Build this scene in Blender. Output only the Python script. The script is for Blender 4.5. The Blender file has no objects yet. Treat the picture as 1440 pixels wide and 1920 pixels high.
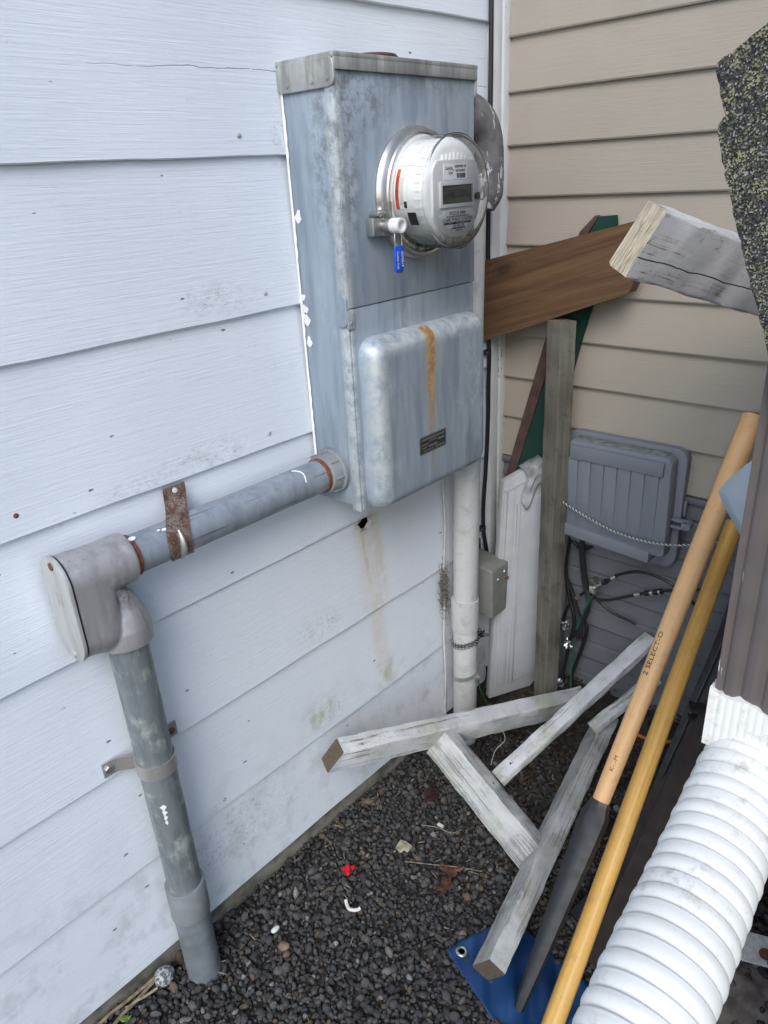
import bpy, bmesh, math, random
import numpy as np
from mathutils import Vector, Matrix
R = math.radians
random.seed(7); rng = np.random.default_rng(7)
sc = bpy.context.scene
col = sc.collection

# ------------------------------------------------------------------ camera
cam_d = bpy.data.cameras.new("camera"); cam = bpy.data.objects.new("camera", cam_d); col.objects.link(cam)
cam_d.sensor_fit = 'VERTICAL'; cam_d.sensor_height = 24.0; cam_d.lens = 24.0 * 1394.243 / 1920.0
cam_d.clip_start = 0.01; cam_d.clip_end = 400.0
W_VEC = Vector((1.91119719, 0.694693224, -0.517476323))          # rotation vector world -> lens axes
Q = Matrix.Rotation(W_VEC.length, 3, W_VEC.normalized())
right, down, fwd = Vector(Q[0]), Vector(Q[1]), Vector(Q[2])
cam.matrix_world = Matrix(((right.x, -down.x, -fwd.x, 1.0), (right.y, -down.y, -fwd.y, -1.515),
                           (right.z, -down.z, -fwd.z, 1.39), (0, 0, 0, 1)))
sc.camera = cam
# ------------------------------------------------------------------ sky, sun, exposure
SUN_DIR = Vector((0.42, -0.62, 0.66)).normalized()
world = bpy.data.worlds.new("World"); sc.world = world; world.use_nodes = True
wn = world.node_tree; wn.nodes.clear()
sky = wn.nodes.new("ShaderNodeTexSky"); sky.sky_type = 'NISHITA'; sky.sun_disc = False
sky.sun_elevation = math.asin(SUN_DIR.z); sky.sun_rotation = math.atan2(SUN_DIR.x, SUN_DIR.y)
sky.air_density = 1.0; sky.dust_density = 1.0; sky.ozone_density = 1.0
bg = wn.nodes.new("ShaderNodeBackground"); bg.inputs[1].default_value = 0.15
wo = wn.nodes.new("ShaderNodeOutputWorld")
wn.links.new(sky.outputs[0], bg.inputs[0]); wn.links.new(bg.outputs[0], wo.inputs[0])
sd = bpy.data.lights.new("sun", 'SUN'); sd.energy = 1.05; sd.angle = R(32); sd.color = (1.0, 0.98, 0.955)
sun = bpy.data.objects.new("sun", sd); col.objects.link(sun)
sun.rotation_euler = SUN_DIR.to_track_quat('Z', 'Y').to_euler()
sun.location = (2, -4, 6)
vs = sc.view_settings
vs.view_transform = 'Standard'; vs.look = 'None'; vs.gamma = 1.0; vs.use_curve_mapping = False
vs.exposure = 0.80

# ================================================================== helpers
def V(*a): return Vector(a if len(a) == 3 else a[0])
def tag(o, label=None, cat=None, group=None, kind=None):
    if label: o["label"] = label
    if cat: o["category"] = cat
    if group: o["group"] = group
    if kind: o["kind"] = kind
    return o
def thing(name, loc, label, cat, group=None):
    o = bpy.data.objects.new(name, None); col.objects.link(o); o.location = loc
    o.empty_display_size = 0.05
    WL[o.name] = Vector(loc)
    return tag(o, label, cat, group)
WL = {}
def mk(name, vf, mat, parent=None, smooth=True, ang=38, gc=None, cap_mat=None, cap_from=None):
    verts, faces = vf[0], vf[1]
    if parent is not None: off = WL[parent.name]
    else:
        a = np.array([tuple(v) for v in verts]); off = Vector(((a[:, 0].min() + a[:, 0].max()) / 2, (a[:, 1].min() + a[:, 1].max()) / 2, a[:, 2].min()))
    me = bpy.data.meshes.new(name)
    me.from_pydata([tuple(Vector(v) - off) for v in verts], [], faces)
    me.validate()
    if gc is None and len(vf) > 2: gc = vf[2]
    if gc is not None:
        at = me.attributes.new("gc", 'FLOAT_VECTOR', 'POINT')
        at.data.foreach_set("vector", np.array(gc, dtype=np.float32).ravel())
    if mat is not None: me.materials.append(mat)
    if cap_mat is not None:
        me.materials.append(cap_mat)
        for f in me.polygons[cap_from:]: f.material_index = 1
    if smooth:
        me.shade_smooth(); me.set_sharp_from_angle(angle=R(ang))
    o = bpy.data.objects.new(name, me); col.objects.link(o)
    if parent is not None:
        o.parent = parent; WL[o.name] = off
    else:
        o.location = off; WL[o.name] = off
    return o
def merge(*vfs):
    vs_, fs_ = [], []
    for vf in vfs:
        n = len(vs_); vs_ += list(vf[0]); fs_ += [tuple(i + n for i in f) for f in vf[1]]
    return vs_, fs_
def box(lo, hi, b=0.0, seg=2):
    x0, y0, z0 = lo; x1, y1, z1 = hi
    v = [(x0, y0, z0), (x1, y0, z0), (x1, y1, z0), (x0, y1, z0), (x0, y0, z1), (x1, y0, z1), (x1, y1, z1), (x0, y1, z1)]
    f = [(0, 3, 2, 1), (4, 5, 6, 7), (0, 1, 5, 4), (1, 2, 6, 5), (2, 3, 7, 6), (3, 0, 4, 7)]
    return bev((v, f), b, seg) if b else (v, f)
def bev(vf, w, seg=2):
    bm = bmesh.new(); vs_ = [bm.verts.new(v) for v in vf[0]]
    for f in vf[1]: bm.faces.new([vs_[i] for i in f])
    bmesh.ops.recalc_face_normals(bm, faces=bm.faces)
    bmesh.ops.bevel(bm, geom=list(bm.edges), offset=w, segments=seg, profile=0.5, affect='EDGES', clamp_overlap=True)
    bm.verts.index_update()
    r = ([v.co.copy() for v in bm.verts], [tuple(v.index for v in f.verts) for f in bm.faces]); bm.free(); return r
def xf(vf, M):
    return ([M @ Vector(v) for v in vf[0]],) + tuple(vf[1:])
def catmull(pts, n=8):
    p = [Vector(q) for q in pts]
    if len(p) < 3: return p
    p = [2 * p[0] - p[1]] + p + [2 * p[-1] - p[-2]]; out = []
    for i in range(1, len(p) - 2):
        for k in range(n):
            t = k / n; a, b, c, d = p[i - 1], p[i], p[i + 1], p[i + 2]
            out.append(0.5 * ((2 * b) + (c - a) * t + (2 * a - 5 * b + 4 * c - d) * t * t + (3 * b - a - 3 * c + d) * t ** 3))
    out.append(p[-2]); return out
def frames(path):
    ts = []
    for i in range(len(path)):
        a = path[max(0, i - 1)]; b = path[min(len(path) - 1, i + 1)]; ts.append((b - a).normalized())
    up = Vector((0, 0, 1)) if abs(ts[0].z) < 0.9 else Vector((0, 1, 0))
    n = (up - ts[0] * up.dot(ts[0])).normalized(); out = []
    for t in ts:
        n = (n - t * n.dot(t)).normalized(); out.append((t, n, t.cross(n)))
    return out
def tube(path, r, n=14, caps=True, squash=1.0):
    path = [Vector(p) for p in path]; fr = frames(path); v, f, gc = [], [], []; s = 0
    for i, (p, (t, a, b)) in enumerate(zip(path, fr)):
        rr = r(i / (len(path) - 1)) if callable(r) else r
        if i: s += (p - path[i - 1]).length
        for k in range(n):
            c = 2 * math.pi * k / n
            v.append(p + a * (math.cos(c) * rr) + b * (math.sin(c) * rr * squash)); gc.append((s, math.cos(c) * rr, math.sin(c) * rr))
    for i in range(len(path) - 1):
        for k in range(n):
            f.append((i * n + k, i * n + (k + 1) % n, (i + 1) * n + (k + 1) % n, (i + 1) * n + k))
    if caps:
        f.append(tuple(reversed(range(n)))); f.append(tuple((len(path) - 1) * n + k for k in range(n)))
    return v, f, gc
def lathe(prof, c, axis, n=32, up=None, loop=False, cap=True):
    if loop: prof = list(prof) + [prof[0]]; cap = False
    ax = Vector(axis).normalized(); u = Vector(up) if up else (Vector((0, 0, 1)) if abs(ax.z) < 0.9 else Vector((1, 0, 0)))
    u = (u - ax * u.dot(ax)).normalized(); w = ax.cross(u); c = Vector(c); v, f = [], []
    for r, h in prof:
        for k in range(n):
            a = 2 * math.pi * k / n; v.append(c + ax * h + (u * math.cos(a) + w * math.sin(a)) * r)
    for i in range(len(prof) - 1):
        for k in range(n): f.append((i * n + k, i * n + (k + 1) % n, (i + 1) * n + (k + 1) % n, (i + 1) * n + k))
    if cap and prof[0][0] > 1e-6: f.append(tuple(reversed(range(n))))
    if cap and prof[-1][0] > 1e-6: f.append(tuple((len(prof) - 1) * n + k for k in range(n)))
    return v, f
def prism(poly, o, u, v, d):
    """poly in the u,v plane at o, extruded by vector d"""
    o, u, v, d = Vector(o), Vector(u), Vector(v), Vector(d); n = len(poly)
    vv = [o + u * a + v * b for a, b in poly]; vv += [p + d for p in vv]
    f = [tuple(reversed(range(n))), tuple(range(n, 2 * n))] + [(i, (i + 1) % n, n + (i + 1) % n, n + i) for i in range(n)]
    return vv, f
def rrect(x0, y0, x1, y1, r, n=5):
    p = []
    for cx, cy, a0 in ((x1 - r, y1 - r, 0), (x0 + r, y1 - r, 90), (x0 + r, y0 + r, 180), (x1 - r, y0 + r, 270)):
        for k in range(n + 1):
            a = R(a0 + 90 * k / n); p.append((cx + r * math.cos(a), cy + r * math.sin(a)))
    return p
def plank(A, B, w, h, roll, b=0.003, seg=24, wob=0.0006, seed=0, endcut=0.0):
    """a sawn length of timber; returns verts, faces, grain coordinates, index of first end face"""
    A, B = Vector(A), Vector(B); u = (B - A).normalized(); L = (B - A).length
    s = u.cross(Vector((0, 0, 1))).normalized(); nn = s.cross(u); c, q = math.cos(roll), math.sin(roll)
    a, bb = s * c + nn * q, s * -q + nn * c
    sec = rrect(-w / 2, -h / 2, w / 2, h / 2, b, 3); n = len(sec); v, f, gc = [], [], []; rg = random.Random(seed)
    ph = [rg.uniform(0, 6) for _ in range(6)]
    for i in range(seg + 1):
        t = i / seg
        for k, (x, y) in enumerate(sec):
            j = wob * (math.sin(t * L * 60 + ph[0] + k) + math.sin(t * L * 170 + ph[1] + 2.3 * k))
            e = 0.0
            if i == 0: e = endcut * y + rg.uniform(-1, 1) * 0.0008
            v.append(A + u * (t * L + e) + a * (x + j * (1 if x > 0 else -1)) + bb * (y + j * (1 if y > 0 else -1)))
            gc.append((t * L + seed * 1.7, x + seed * 0.37, y))
    for i in range(seg):
        for k in range(n): f.append((i * n + k, (i + 1) * n + k, (i + 1) * n + (k + 1) % n, i * n + (k + 1) % n))
    cf = len(f)
    base = len(v); v += v[:n]; gc += gc[:n]; f.append(tuple(base + k for k in range(n)))
    base = len(v); v += v[seg * n:seg * n + n]; gc += gc[seg * n:seg * n + n]; f.append(tuple(base + n - 1 - k for k in range(n)))
    return v, f, gc, cf
def mkplank(name, A, B, w, h, roll, mat, cap, parent=None, **kw):
    v, f, gc, cf = plank(A, B, w, h, roll, **kw)
    return mk(name, (v, f), mat, parent, gc=gc, cap_mat=cap, cap_from=cf, ang=50)
def text(name, s, size, o, u, v, mat, parent, ext=0.0002, align='CENTER', wrap=None, wscale=1.0):
    cu = bpy.data.curves.new(name, 'FONT'); cu.body = s; cu.size = size; cu.align_x = align; cu.align_y = 'CENTER'; cu.extrude = ext
    cu.resolution_u = 2
    to = bpy.data.objects.new(name, cu); col.objects.link(to); bpy.context.view_layer.update()
    me = to.evaluated_get(bpy.context.evaluated_depsgraph_get()).to_mesh()
    vv = [w.co.copy() for w in me.vertices]; ff = [tuple(p.vertices) for p in me.polygons]
    to.to_mesh_clear(); bpy.data.objects.remove(to); bpy.data.curves.remove(cu)
    o, u, v = Vector(o), Vector(u).normalized(), Vector(v).normalized(); n = u.cross(v)
    if wrap is None: W = [o + u * (p.x * wscale) + v * p.y + n * p.z for p in vv]
    else: W = [wrap(p.x * wscale, p.y, p.z) for p in vv]
    return mk(name, (W, ff), mat, parent, smooth=False)

# ================================================================== materials
class NT:
    def __init__(s, name):
        s.m = bpy.data.materials.new(name); s.m.use_nodes = True; s.t = s.m.node_tree; s.t.nodes.clear()
        s.out = s.n("OutputMaterial"); s.b = s.n("BsdfPrincipled"); s.t.links.new(s.b.outputs[0], s.out.inputs[0])
        s._pos = None
    def n(s, k): return s.t.nodes.new("ShaderNode" + k)
    def put(s, sock, v):
        if hasattr(v, "is_linked") or isinstance(v, bpy.types.NodeSocket): s.t.links.new(v, sock)
        elif isinstance(v, (tuple, list)) and sock.type == 'RGBA' and len(v) == 3: sock.default_value = (*v, 1)
        else: sock.default_value = v
    def pos(s):
        if s._pos is None: s._pos = s.n("NewGeometry").outputs["Position"]
        return s._pos
    def attr(s, k, out="Vector"):
        a = s.n("Attribute"); a.attribute_name = k; return a.outputs[out]
    def rnd(s): return s.n("ObjectInfo").outputs["Random"]
    def vm(s, op, a, b):
        q = s.n("VectorMath"); q.operation = op; s.put(q.inputs[0], a); s.put(q.inputs[1], b); return q.outputs[0]
    def ma(s, op, a, b=0.0, c=None):
        q = s.n("Math"); q.operation = op; s.put(q.inputs[0], a); s.put(q.inputs[1], b)
        if c is not None: s.put(q.inputs[2], c)
        return q.outputs[0]
    def sep(s, v): q = s.n("SeparateXYZ"); s.put(q.inputs[0], v); return q.outputs
    def noise(s, vec, scale, detail=4, rough=0.55, dist=0.0):
        q = s.n("TexNoise"); s.put(q.inputs["Vector"], vec); s.put(q.inputs["Scale"], scale)
        q.inputs["Detail"].default_value = detail; q.inputs["Roughness"].default_value = rough; q.inputs["Distortion"].default_value = dist
        return q.outputs["Fac"]
    def vor(s, vec, scale, feat='F1'):
        q = s.n("TexVoronoi"); q.feature = feat; s.put(q.inputs["Vector"], vec); q.inputs["Scale"].default_value = scale; return q.outputs["Distance"]
    def rg(s, v, a, b, lo=0.0, hi=1.0):
        q = s.n("MapRange"); q.interpolation_type = 'SMOOTHSTEP'; s.put(q.inputs[0], v); s.put(q.inputs[1], a); s.put(q.inputs[2], b)
        s.put(q.inputs[3], lo); s.put(q.inputs[4], hi); return q.outputs[0]
    def mix(s, f, a, b):
        q = s.n("Mix"); q.data_type = 'RGBA'; s.put(q.inputs[0], f); s.put(q.inputs[6], a); s.put(q.inputs[7], b); return q.outputs[2]
    def bump(s, h, strength=0.4, dist=0.002):
        q = s.n("Bump"); q.inputs["Strength"].default_value = strength; q.inputs["Distance"].default_value = dist; s.put(q.inputs["Height"], h)
        s.t.links.new(q.outputs[0], s.b.inputs["Normal"]); return q
    def blob(s, c, r, soft=0.5):
        """1 inside an ellipsoid at c with radii r"""
        d = s.vm('SUBTRACT', s.pos(), c); d = s.vm('DIVIDE', d, r)
        q = s.n("VectorMath"); q.operation = 'LENGTH'; s.put(q.inputs[0], d); return s.rg(q.outputs["Value"], 1.0, 1.0 - soft)
    def fin(s, colr, rough=0.6, metal=0.0, spec=0.5):
        s.put(s.b.inputs["Base Color"], colr); s.put(s.b.inputs["Roughness"], rough); s.put(s.b.inputs["Metallic"], metal)
        s.b.inputs["Specular IOR Level"].default_value = spec; return s.m
    def mul(s, *a):
        r = a[0]
        for b in a[1:]: r = s.ma('MULTIPLY', r, b)
        return r
    def mx(s, *a):
        r = a[0]
        for b in a[1:]: r = s.ma('MAXIMUM', r, b)
        return r
def simple(name, c, rough=0.6, metal=0.0, var=0.15, scale=30, bump=0.0, spec=0.5, bscale=None):
    k = NT(name); p = k.pos(); nz = k.noise(p, scale, 5)
    d = tuple(max(0, x * (1 - var)) for x in c); l = tuple(min(1, x * (1 + var)) for x in c)
    if bump: k.bump(k.noise(p, bscale or scale * 6, 4), bump, 0.001)
    return k.fin(k.mix(k.rg(nz, 0.3, 0.7), d, l), k.rg(nz, 0.3, 0.7, min(1, rough + 0.08), max(0.02, rough - 0.08)), metal, spec)

def mat_white_siding(name):
    k = NT(name); p = k.pos(); x, y, z = k.sep(p)
    pr = k.vm('ADD', p, k.vm('MULTIPLY', k.rnd(), (9.0, 7.0, 5.0)))
    gr = k.noise(k.vm('MULTIPLY', pr, (60.0, 9.0, 330.0)), 1.0, 5, 0.6, 0.6)      # long embossed grain
    gr2 = k.noise(k.vm('MULTIPLY', pr, (30.0, 25.0, 120.0)), 1.0, 3)
    big = k.noise(pr, 3.0, 4)
    c = k.mix(k.rg(big, 0.3, 0.7), (0.755, 0.80, 0.85), (0.705, 0.75, 0.80))
    c = k.mix(k.rg(gr, 0.60, 0.78, 0, 0.35), c, (0.52, 0.53, 0.53))
    # mildew where it grows: freckles clustered in patches
    fr = k.ma('ADD', k.mul(k.rg(k.noise(k.vm('MULTIPLY', pr, (1, 0.6, 1)), 170, 6, 0.8), 0.50, 0.66), 0.8), k.mul(k.rg(k.noise(pr, 30, 5, 0.75), 0.45, 0.75), 0.45))
    patch = k.mx(k.blob((0, -0.80, 1.225), (0.1, 0.11, 0.04), 0.8), k.blob((0, -0.86, 0.985), (0.1, 0.14, 0.04), 0.8), k.blob((0, -1.0, 0.975), (0.1, 0.09, 0.03), 0.8),
                 k.mul(k.blob((0, -0.93, 0.19), (0.1, 0.23, 0.11), 0.7), 1.0), k.blob((0, -0.66, 0.33), (0.1, 0.1, 0.06), 0.8), k.blob((0, -0.66, 0.545), (0.1, 0.10, 0.05), 0.8), k.blob((0, -0.64, 1.45), (0.1, 0.03, 0.08), 0.8))
    pg = k.rg(k.noise(pr, 9.0, 5, 0.7), 0.56, 0.74)
    m = k.mul(k.mx(patch, k.mul(pg, 0.55)), fr)
    c = k.mix(k.ma('MULTIPLY', m, 0.62), c, (0.26, 0.265, 0.245))
    # grime in the lower courses
    low = k.mul(k.rg(z, 0.5, 0.1), k.rg(k.noise(pr, 16, 6, 0.7), 0.46, 0.72), 0.5)
    c = k.mix(low, c, (0.36, 0.37, 0.36))
    # algae
    al = k.mul(k.mx(k.blob((0, -0.69, 0.335), (0.1, 0.07, 0.06), 0.9), k.blob((0, -0.475, 0.32), (0.1, 0.05, 0.07), 0.9)), k.rg(k.noise(pr, 35, 5), 0.35, 0.65))
    c = k.mix(k.ma('MULTIPLY', al, 0.55), c, (0.30, 0.33, 0.12))
    # small paint chips
    ch = k.rg(k.vor(k.vm('MULTIPLY', pr, (1.0, 14.0, 30.0)), 1.0), 0.075, 0.045)
    ch = k.mul(ch, k.rg(k.noise(pr, 40, 2), 0.5, 0.56))
    c = k.mix(k.ma('MULTIPLY', ch, 0.85), c, (0.10, 0.10, 0.095))
    # rust run below the knocked-out hole
    wob = k.ma('MULTIPLY', k.ma('SUBTRACT', k.noise(k.vm('MULTIPLY', p, (1, 0.2, 9)), 1.0, 3), 0.5), 0.02)
    yy = k.ma('ADD', y, wob)
    def run(y0, w, z0, z1, slope=0.0):
        yc = k.ma('ADD', yy, k.ma('MULTIPLY', k.ma('SUBTRACT', z0, z), slope))
        a = k.rg(k.ma('ABSOLUTE', k.ma('SUBTRACT', yc, y0)), w, w * 0.3)
        return k.mul(a, k.rg(z, z1, z1 + (z0 - z1) * 0.7), k.rg(z, z0 + 0.004, z0 - 0.002))
    rr = k.mul(k.mx(k.mul(run(-0.518, 0.008, 0.735, 0.48, -0.09), 0.8), k.mul(run(-0.476, 0.026, 0.735, 0.44, -0.06), 0.5), k.mul(run(-0.485, 0.034, 0.54, 0.24, -0.03), 0.4), k.mul(run(-0.497, 0.060, 0.735, 0.40, -0.05), 0.35)), k.rg(k.noise(pr, 60, 4), 0.2, 0.55))
    c = k.mix(k.ma('MULTIPLY', rr, 0.75), c, (0.58, 0.43, 0.20))
    ring = k.mul(k.blob((0, -0.502, 0.722), (0.05, 0.045, 0.033), 0.6), k.rg(k.noise(pr, 70, 5), 0.3, 0.6))
    c = k.mix(k.ma('MULTIPLY', ring, 0.45), c, (0.30, 0.18, 0.08))
    # hairline split in the top course
    zc = k.ma('ADD', 1.5435, k.ma('MULTIPLY', k.ma('MINIMUM', k.ma('ADD', y, 0.80), 0.0), 0.048))
    zc = k.ma('ADD', zc, k.ma('MULTIPLY', k.ma('SUBTRACT', k.noise(p, 14, 4), 0.5), 0.012))
    cr = k.mul(k.rg(k.ma('ABSOLUTE', k.ma('SUBTRACT', z, zc)), 0.0008, 0.0002), k.rg(y, -1.05, -0.75), k.rg(k.noise(p, 30, 3), 0.3, 0.5))
    c = k.mix(k.ma('MULTIPLY', cr, 0.8), c, (0.12, 0.12, 0.12))
    h = k.ma('ADD', k.ma('MULTIPLY', gr, 1.0), k.ma('MULTIPLY', gr2, 0.5)); h = k.ma('SUBTRACT', h, k.ma('MULTIPLY', k.mx(ch, cr), 1.2))
    k.bump(h, 0.46, 0.0017)
    return k.fin(c, 0.55, 0.0, 0.35)
def mat_vinyl(name, c0, c1, dirt=0.0, along='x'):
    k = NT(name); p = k.pos(); pr = k.vm('ADD', p, k.vm('MULTIPLY', k.rnd(), (9.0, 7.0, 5.0)))
    g = k.noise(k.vm('MULTIPLY', pr, (9.0, 9.0, 300.0)), 1.0, 4, 0.65, 1.6); big = k.noise(pr, 4, 3)
    c = k.mix(k.rg(big, 0.3, 0.7), c0, c1); c = k.mix(k.rg(g, 0.55, 0.75, 0, 0.18), c, tuple(x * 0.75 for x in c0))
    if dirt:
        d = k.mul(k.rg(k.noise(pr, 26, 6, 0.7), 0.48, 0.7), dirt); c = k.mix(d, c, (0.12, 0.12, 0.11))
        sp = k.mul(k.rg(k.noise(pr, 160, 3, 0.7), 0.66, 0.72), 0.7); c = k.mix(sp, c, (0.06, 0.06, 0.06))
    k.bump(g, 0.5, 0.0016); return k.fin(c, 0.55, 0, 0.3)
def mat_galv(name, base=(0.35, 0.415, 0.475), dark=(0.24, 0.29, 0.345), light=(0.51, 0.57, 0.61), metal=0.3, rough=0.5, rust_run=False, grime=0.5, scratch=False, sc_=1.0, topdirt=False):
    k = NT(name); p = k.pos(); x, y, z = k.sep(p)
    st = k.noise(k.vm('MULTIPLY', p, (16, 16, 2.6)), 1.6 * sc_, 6, 0.62)
    fine = k.noise(k.vm('MULTIPLY', p, (90, 90, 12)), 1.0, 4); big = k.noise(p, 7 * sc_, 5, 0.6)
    c = k.mix(k.rg(st, 0.30, 0.62), dark, base); c = k.mix(k.rg(k.ma('ADD', k.ma('MULTIPLY', big, 0.7), k.ma('MULTIPLY', fine, 0.3)), 0.5, 0.68, 0, 0.85), c, light)
    spk = k.mul(k.rg(k.noise(p, 260, 5, 0.8), 0.60, 0.68), k.rg(k.noise(p, 11, 5), 0.45, 0.65), grime)
    c = k.mix(spk, c, (0.09, 0.095, 0.09))
    if topdirt:
        tdm = k.mul(k.mx(k.blob((0.117, -0.60, 1.50), (0.1, 0.13, 0.09), 0.95), k.blob((0.117, -0.62, 1.40), (0.1, 0.05, 0.2), 0.9), k.mul(k.rg(z, 1.49, 1.535), 0.6)), k.rg(k.noise(p, 45, 6, 0.75), 0.42, 0.62))
        c = k.mix(k.ma('MULTIPLY', tdm, 0.8), c, (0.11, 0.11, 0.10))
        mold = k.mul(k.blob((0.115, -0.625, 1.25), (0.03, 0.016, 0.30), 0.6), k.rg(k.noise(p, 90, 6, 0.75), 0.45, 0.6))
        c = k.mix(k.ma('MULTIPLY', mold, 0.55), c, (0.42, 0.43, 0.37))
    if rust_run:   # pale zinc bloom along the folded and drawn edges
        zb1 = k.mul(k.rg(k.ma('ABSOLUTE', k.ma('SUBTRACT', y, -0.598)), 0.022, 0.006), k.rg(x, 0.112, 0.122), k.rg(z, 1.15, 1.13))
        zb2 = k.mul(k.rg(k.ma('ABSOLUTE', k.ma('SUBTRACT', y, -0.628)), 0.010, 0.003), k.rg(x, 0.085, 0.105))
        zb3 = k.mul(k.rg(z, 1.10, 1.125), k.rg(z, 1.16, 1.14), k.rg(x, 0.112, 0.122))
        sct = k.mul(k.blob((0.15, -0.33, 1.0), (0.1, 0.09, 0.16), 0.9), k.rg(k.noise(k.vm('MULTIPLY', p, (30, 30, 16)), 1.0, 5, 0.7, 1.5), 0.5, 0.6))
        bl = k.mul(k.mx(zb1, zb2, zb3, k.mul(sct, 0.7)), k.rg(k.noise(p, 38, 6, 0.75), 0.34, 0.6))
        c = k.mix(k.ma('MULTIPLY', bl, 0.85), c, (0.60, 0.64, 0.63))
    if sc_ == 1.5:   # grime lodged in the crook of the casting
        cg = k.mul(k.blob((0.075, -1.085, 0.853), (0.06, 0.035, 0.030), 0.9), k.rg(k.noise(p, 80, 6, 0.75), 0.38, 0.6)); c = k.mix(k.ma('MULTIPLY', cg, 0.75), c, (0.10, 0.09, 0.075))
    if scratch:
        ln = k.rg(k.noise(k.vm('MULTIPLY', p, (170, 6, 170)), 1.0, 4), 0.60, 0.68)
        c = k.mix(k.ma('MULTIPLY', ln, 0.75), c, (0.14, 0.13, 0.11))
    rgh = k.rg(st, 0.3, 0.7, rough + 0.12, rough - 0.06); mt = metal
    if rust_run:
        wob = k.ma('MULTIPLY', k.ma('SUBTRACT', k.noise(k.vm('MULTIPLY', p, (4, 4, 14)), 1.0, 4), 0.5), 0.012)
        w = k.rg(z, 0.95, 1.12, 0.0085, 0.016)
        d = k.ma('ABSOLUTE', k.ma('SUBTRACT', k.ma('ADD', y, wob), -0.464))
        a = k.mul(k.rg(d, w, k.ma('MULTIPLY', w, 0.55)), k.rg(z, 1.141, 1.136), k.rg(x, 0.117, 0.135), k.rg(z, 0.93, 1.05, 0.35, 1.0), k.rg(z, 0.85, 0.94, 0.0, 1.0), k.rg(k.noise(p, 120, 5), 0.25, 0.45))
        c = k.mix(a, c, k.mix(k.rg(k.noise(p, 60, 4), 0.35, 0.65), (0.42, 0.22, 0.06), (0.24, 0.09, 0.025)))
        halo = k.mul(k.rg(d, 0.03, 0.01), k.rg(z, 0.84, 1.0), k.rg(z, 1.15, 1.12), 0.25); c = k.mix(halo, c, (0.50, 0.42, 0.22))
        mt = k.ma('MULTIPLY', k.ma('SUBTRACT', 1.0, a), metal); rgh = k.ma('ADD', rgh, k.ma('MULTIPLY', a, 0.3))
    k.bump(k.ma('ADD', big, k.ma('MULTIPLY', fine, 0.25)), 0.18, 0.0012)
    return k.fin(c, rgh, mt, 0.4)
def mat_wood(name, base, dark, grain=(4.0, 130.0, 130.0), paint=None, pamt=(0.45, 0.6), rough=0.75, bstr=0.5, algae=0.0, knots=False, dirt=0.0, gw=0.45, crack=None):
    k = NT(name); g = k.attr("gc"); gs = k.vm('MULTIPLY', g, grain)
    n1 = k.noise(gs, 1.0, 5, 0.65, 0.8); n2 = k.noise(k.vm('MULTIPLY', g, tuple(v * 0.3 for v in grain)), 1.0, 4)
    c = k.mix(k.rg(n1, 0.3, 0.7), dark, base); c = k.mix(k.rg(n2, 0.35, 0.7, 0, 0.5), c, tuple(v * 0.75 for v in base))
    if knots:
        kd = k.vor(k.vm('MULTIPLY', g, (5.0, 9.0, 9.0)), 1.0); kr = k.rg(kd, 0.22, 0.03)
        rings = k.ma('SINE', k.ma('MULTIPLY', kd, 90.0))
        c = k.mix(k.mul(k.rg(kd, 0.4, 0.1), k.rg(rings, -0.5, 1.0), 0.5), c, dark); c = k.mix(k.ma('MULTIPLY', kr, 0.8), c, tuple(v * 0.45 for v in dark))
    h = n1
    if paint:
        wear = k.ma('ADD', k.ma('MULTIPLY', k.noise(g, 10, 6, 0.7), 1.0 - gw), k.ma('MULTIPLY', n1, gw))
        pm = k.rg(wear, pamt[1], pamt[0])
        pc = k.mix(k.rg(k.noise(g, 18, 5), 0.35, 0.7), paint, tuple(v * 0.82 for v in paint))
        if algae: pc = k.mix(k.mul(k.rg(k.noise(g, 12, 6, 0.7), 0.45, 0.7), algae), pc, (0.34, 0.37, 0.24))
        if dirt: pc = k.mix(k.mul(k.rg(k.noise(g, 120, 6, 0.8), 0.55, 0.68), k.rg(k.noise(g, 14, 4), 0.4, 0.65), dirt), pc, (0.12, 0.12, 0.11))
        c = k.mix(pm, c, pc); h = k.ma('ADD', k.ma('MULTIPLY', n1, 0.7), k.ma('MULTIPLY', pm, 0.5))
    elif dirt: c = k.mix(k.mul(k.rg(k.noise(g, 30, 6, 0.8), 0.5, 0.7), dirt), c, (0.06, 0.06, 0.05))
    if crack:
        gs_ = k.sep(g); d = k.ma('SUBTRACT', gs_[2], k.ma('ADD', crack[1], k.ma('MULTIPLY', k.ma('SUBTRACT', gs_[0], crack[0]), crack[2])))
        d = k.ma('ADD', d, k.ma('MULTIPLY', k.ma('SUBTRACT', k.noise(g, 30, 3), 0.5), 0.004)); cm = k.rg(k.ma('ABSOLUTE', d), 0.0011, 0.0004)
        c = k.mix(cm, c, (0.02, 0.018, 0.016)); h = k.ma('SUBTRACT', h, k.ma('MULTIPLY', cm, 1.5))
    k.bump(h, bstr, 0.0018); return k.fin(c, rough, 0, 0.3)

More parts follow.
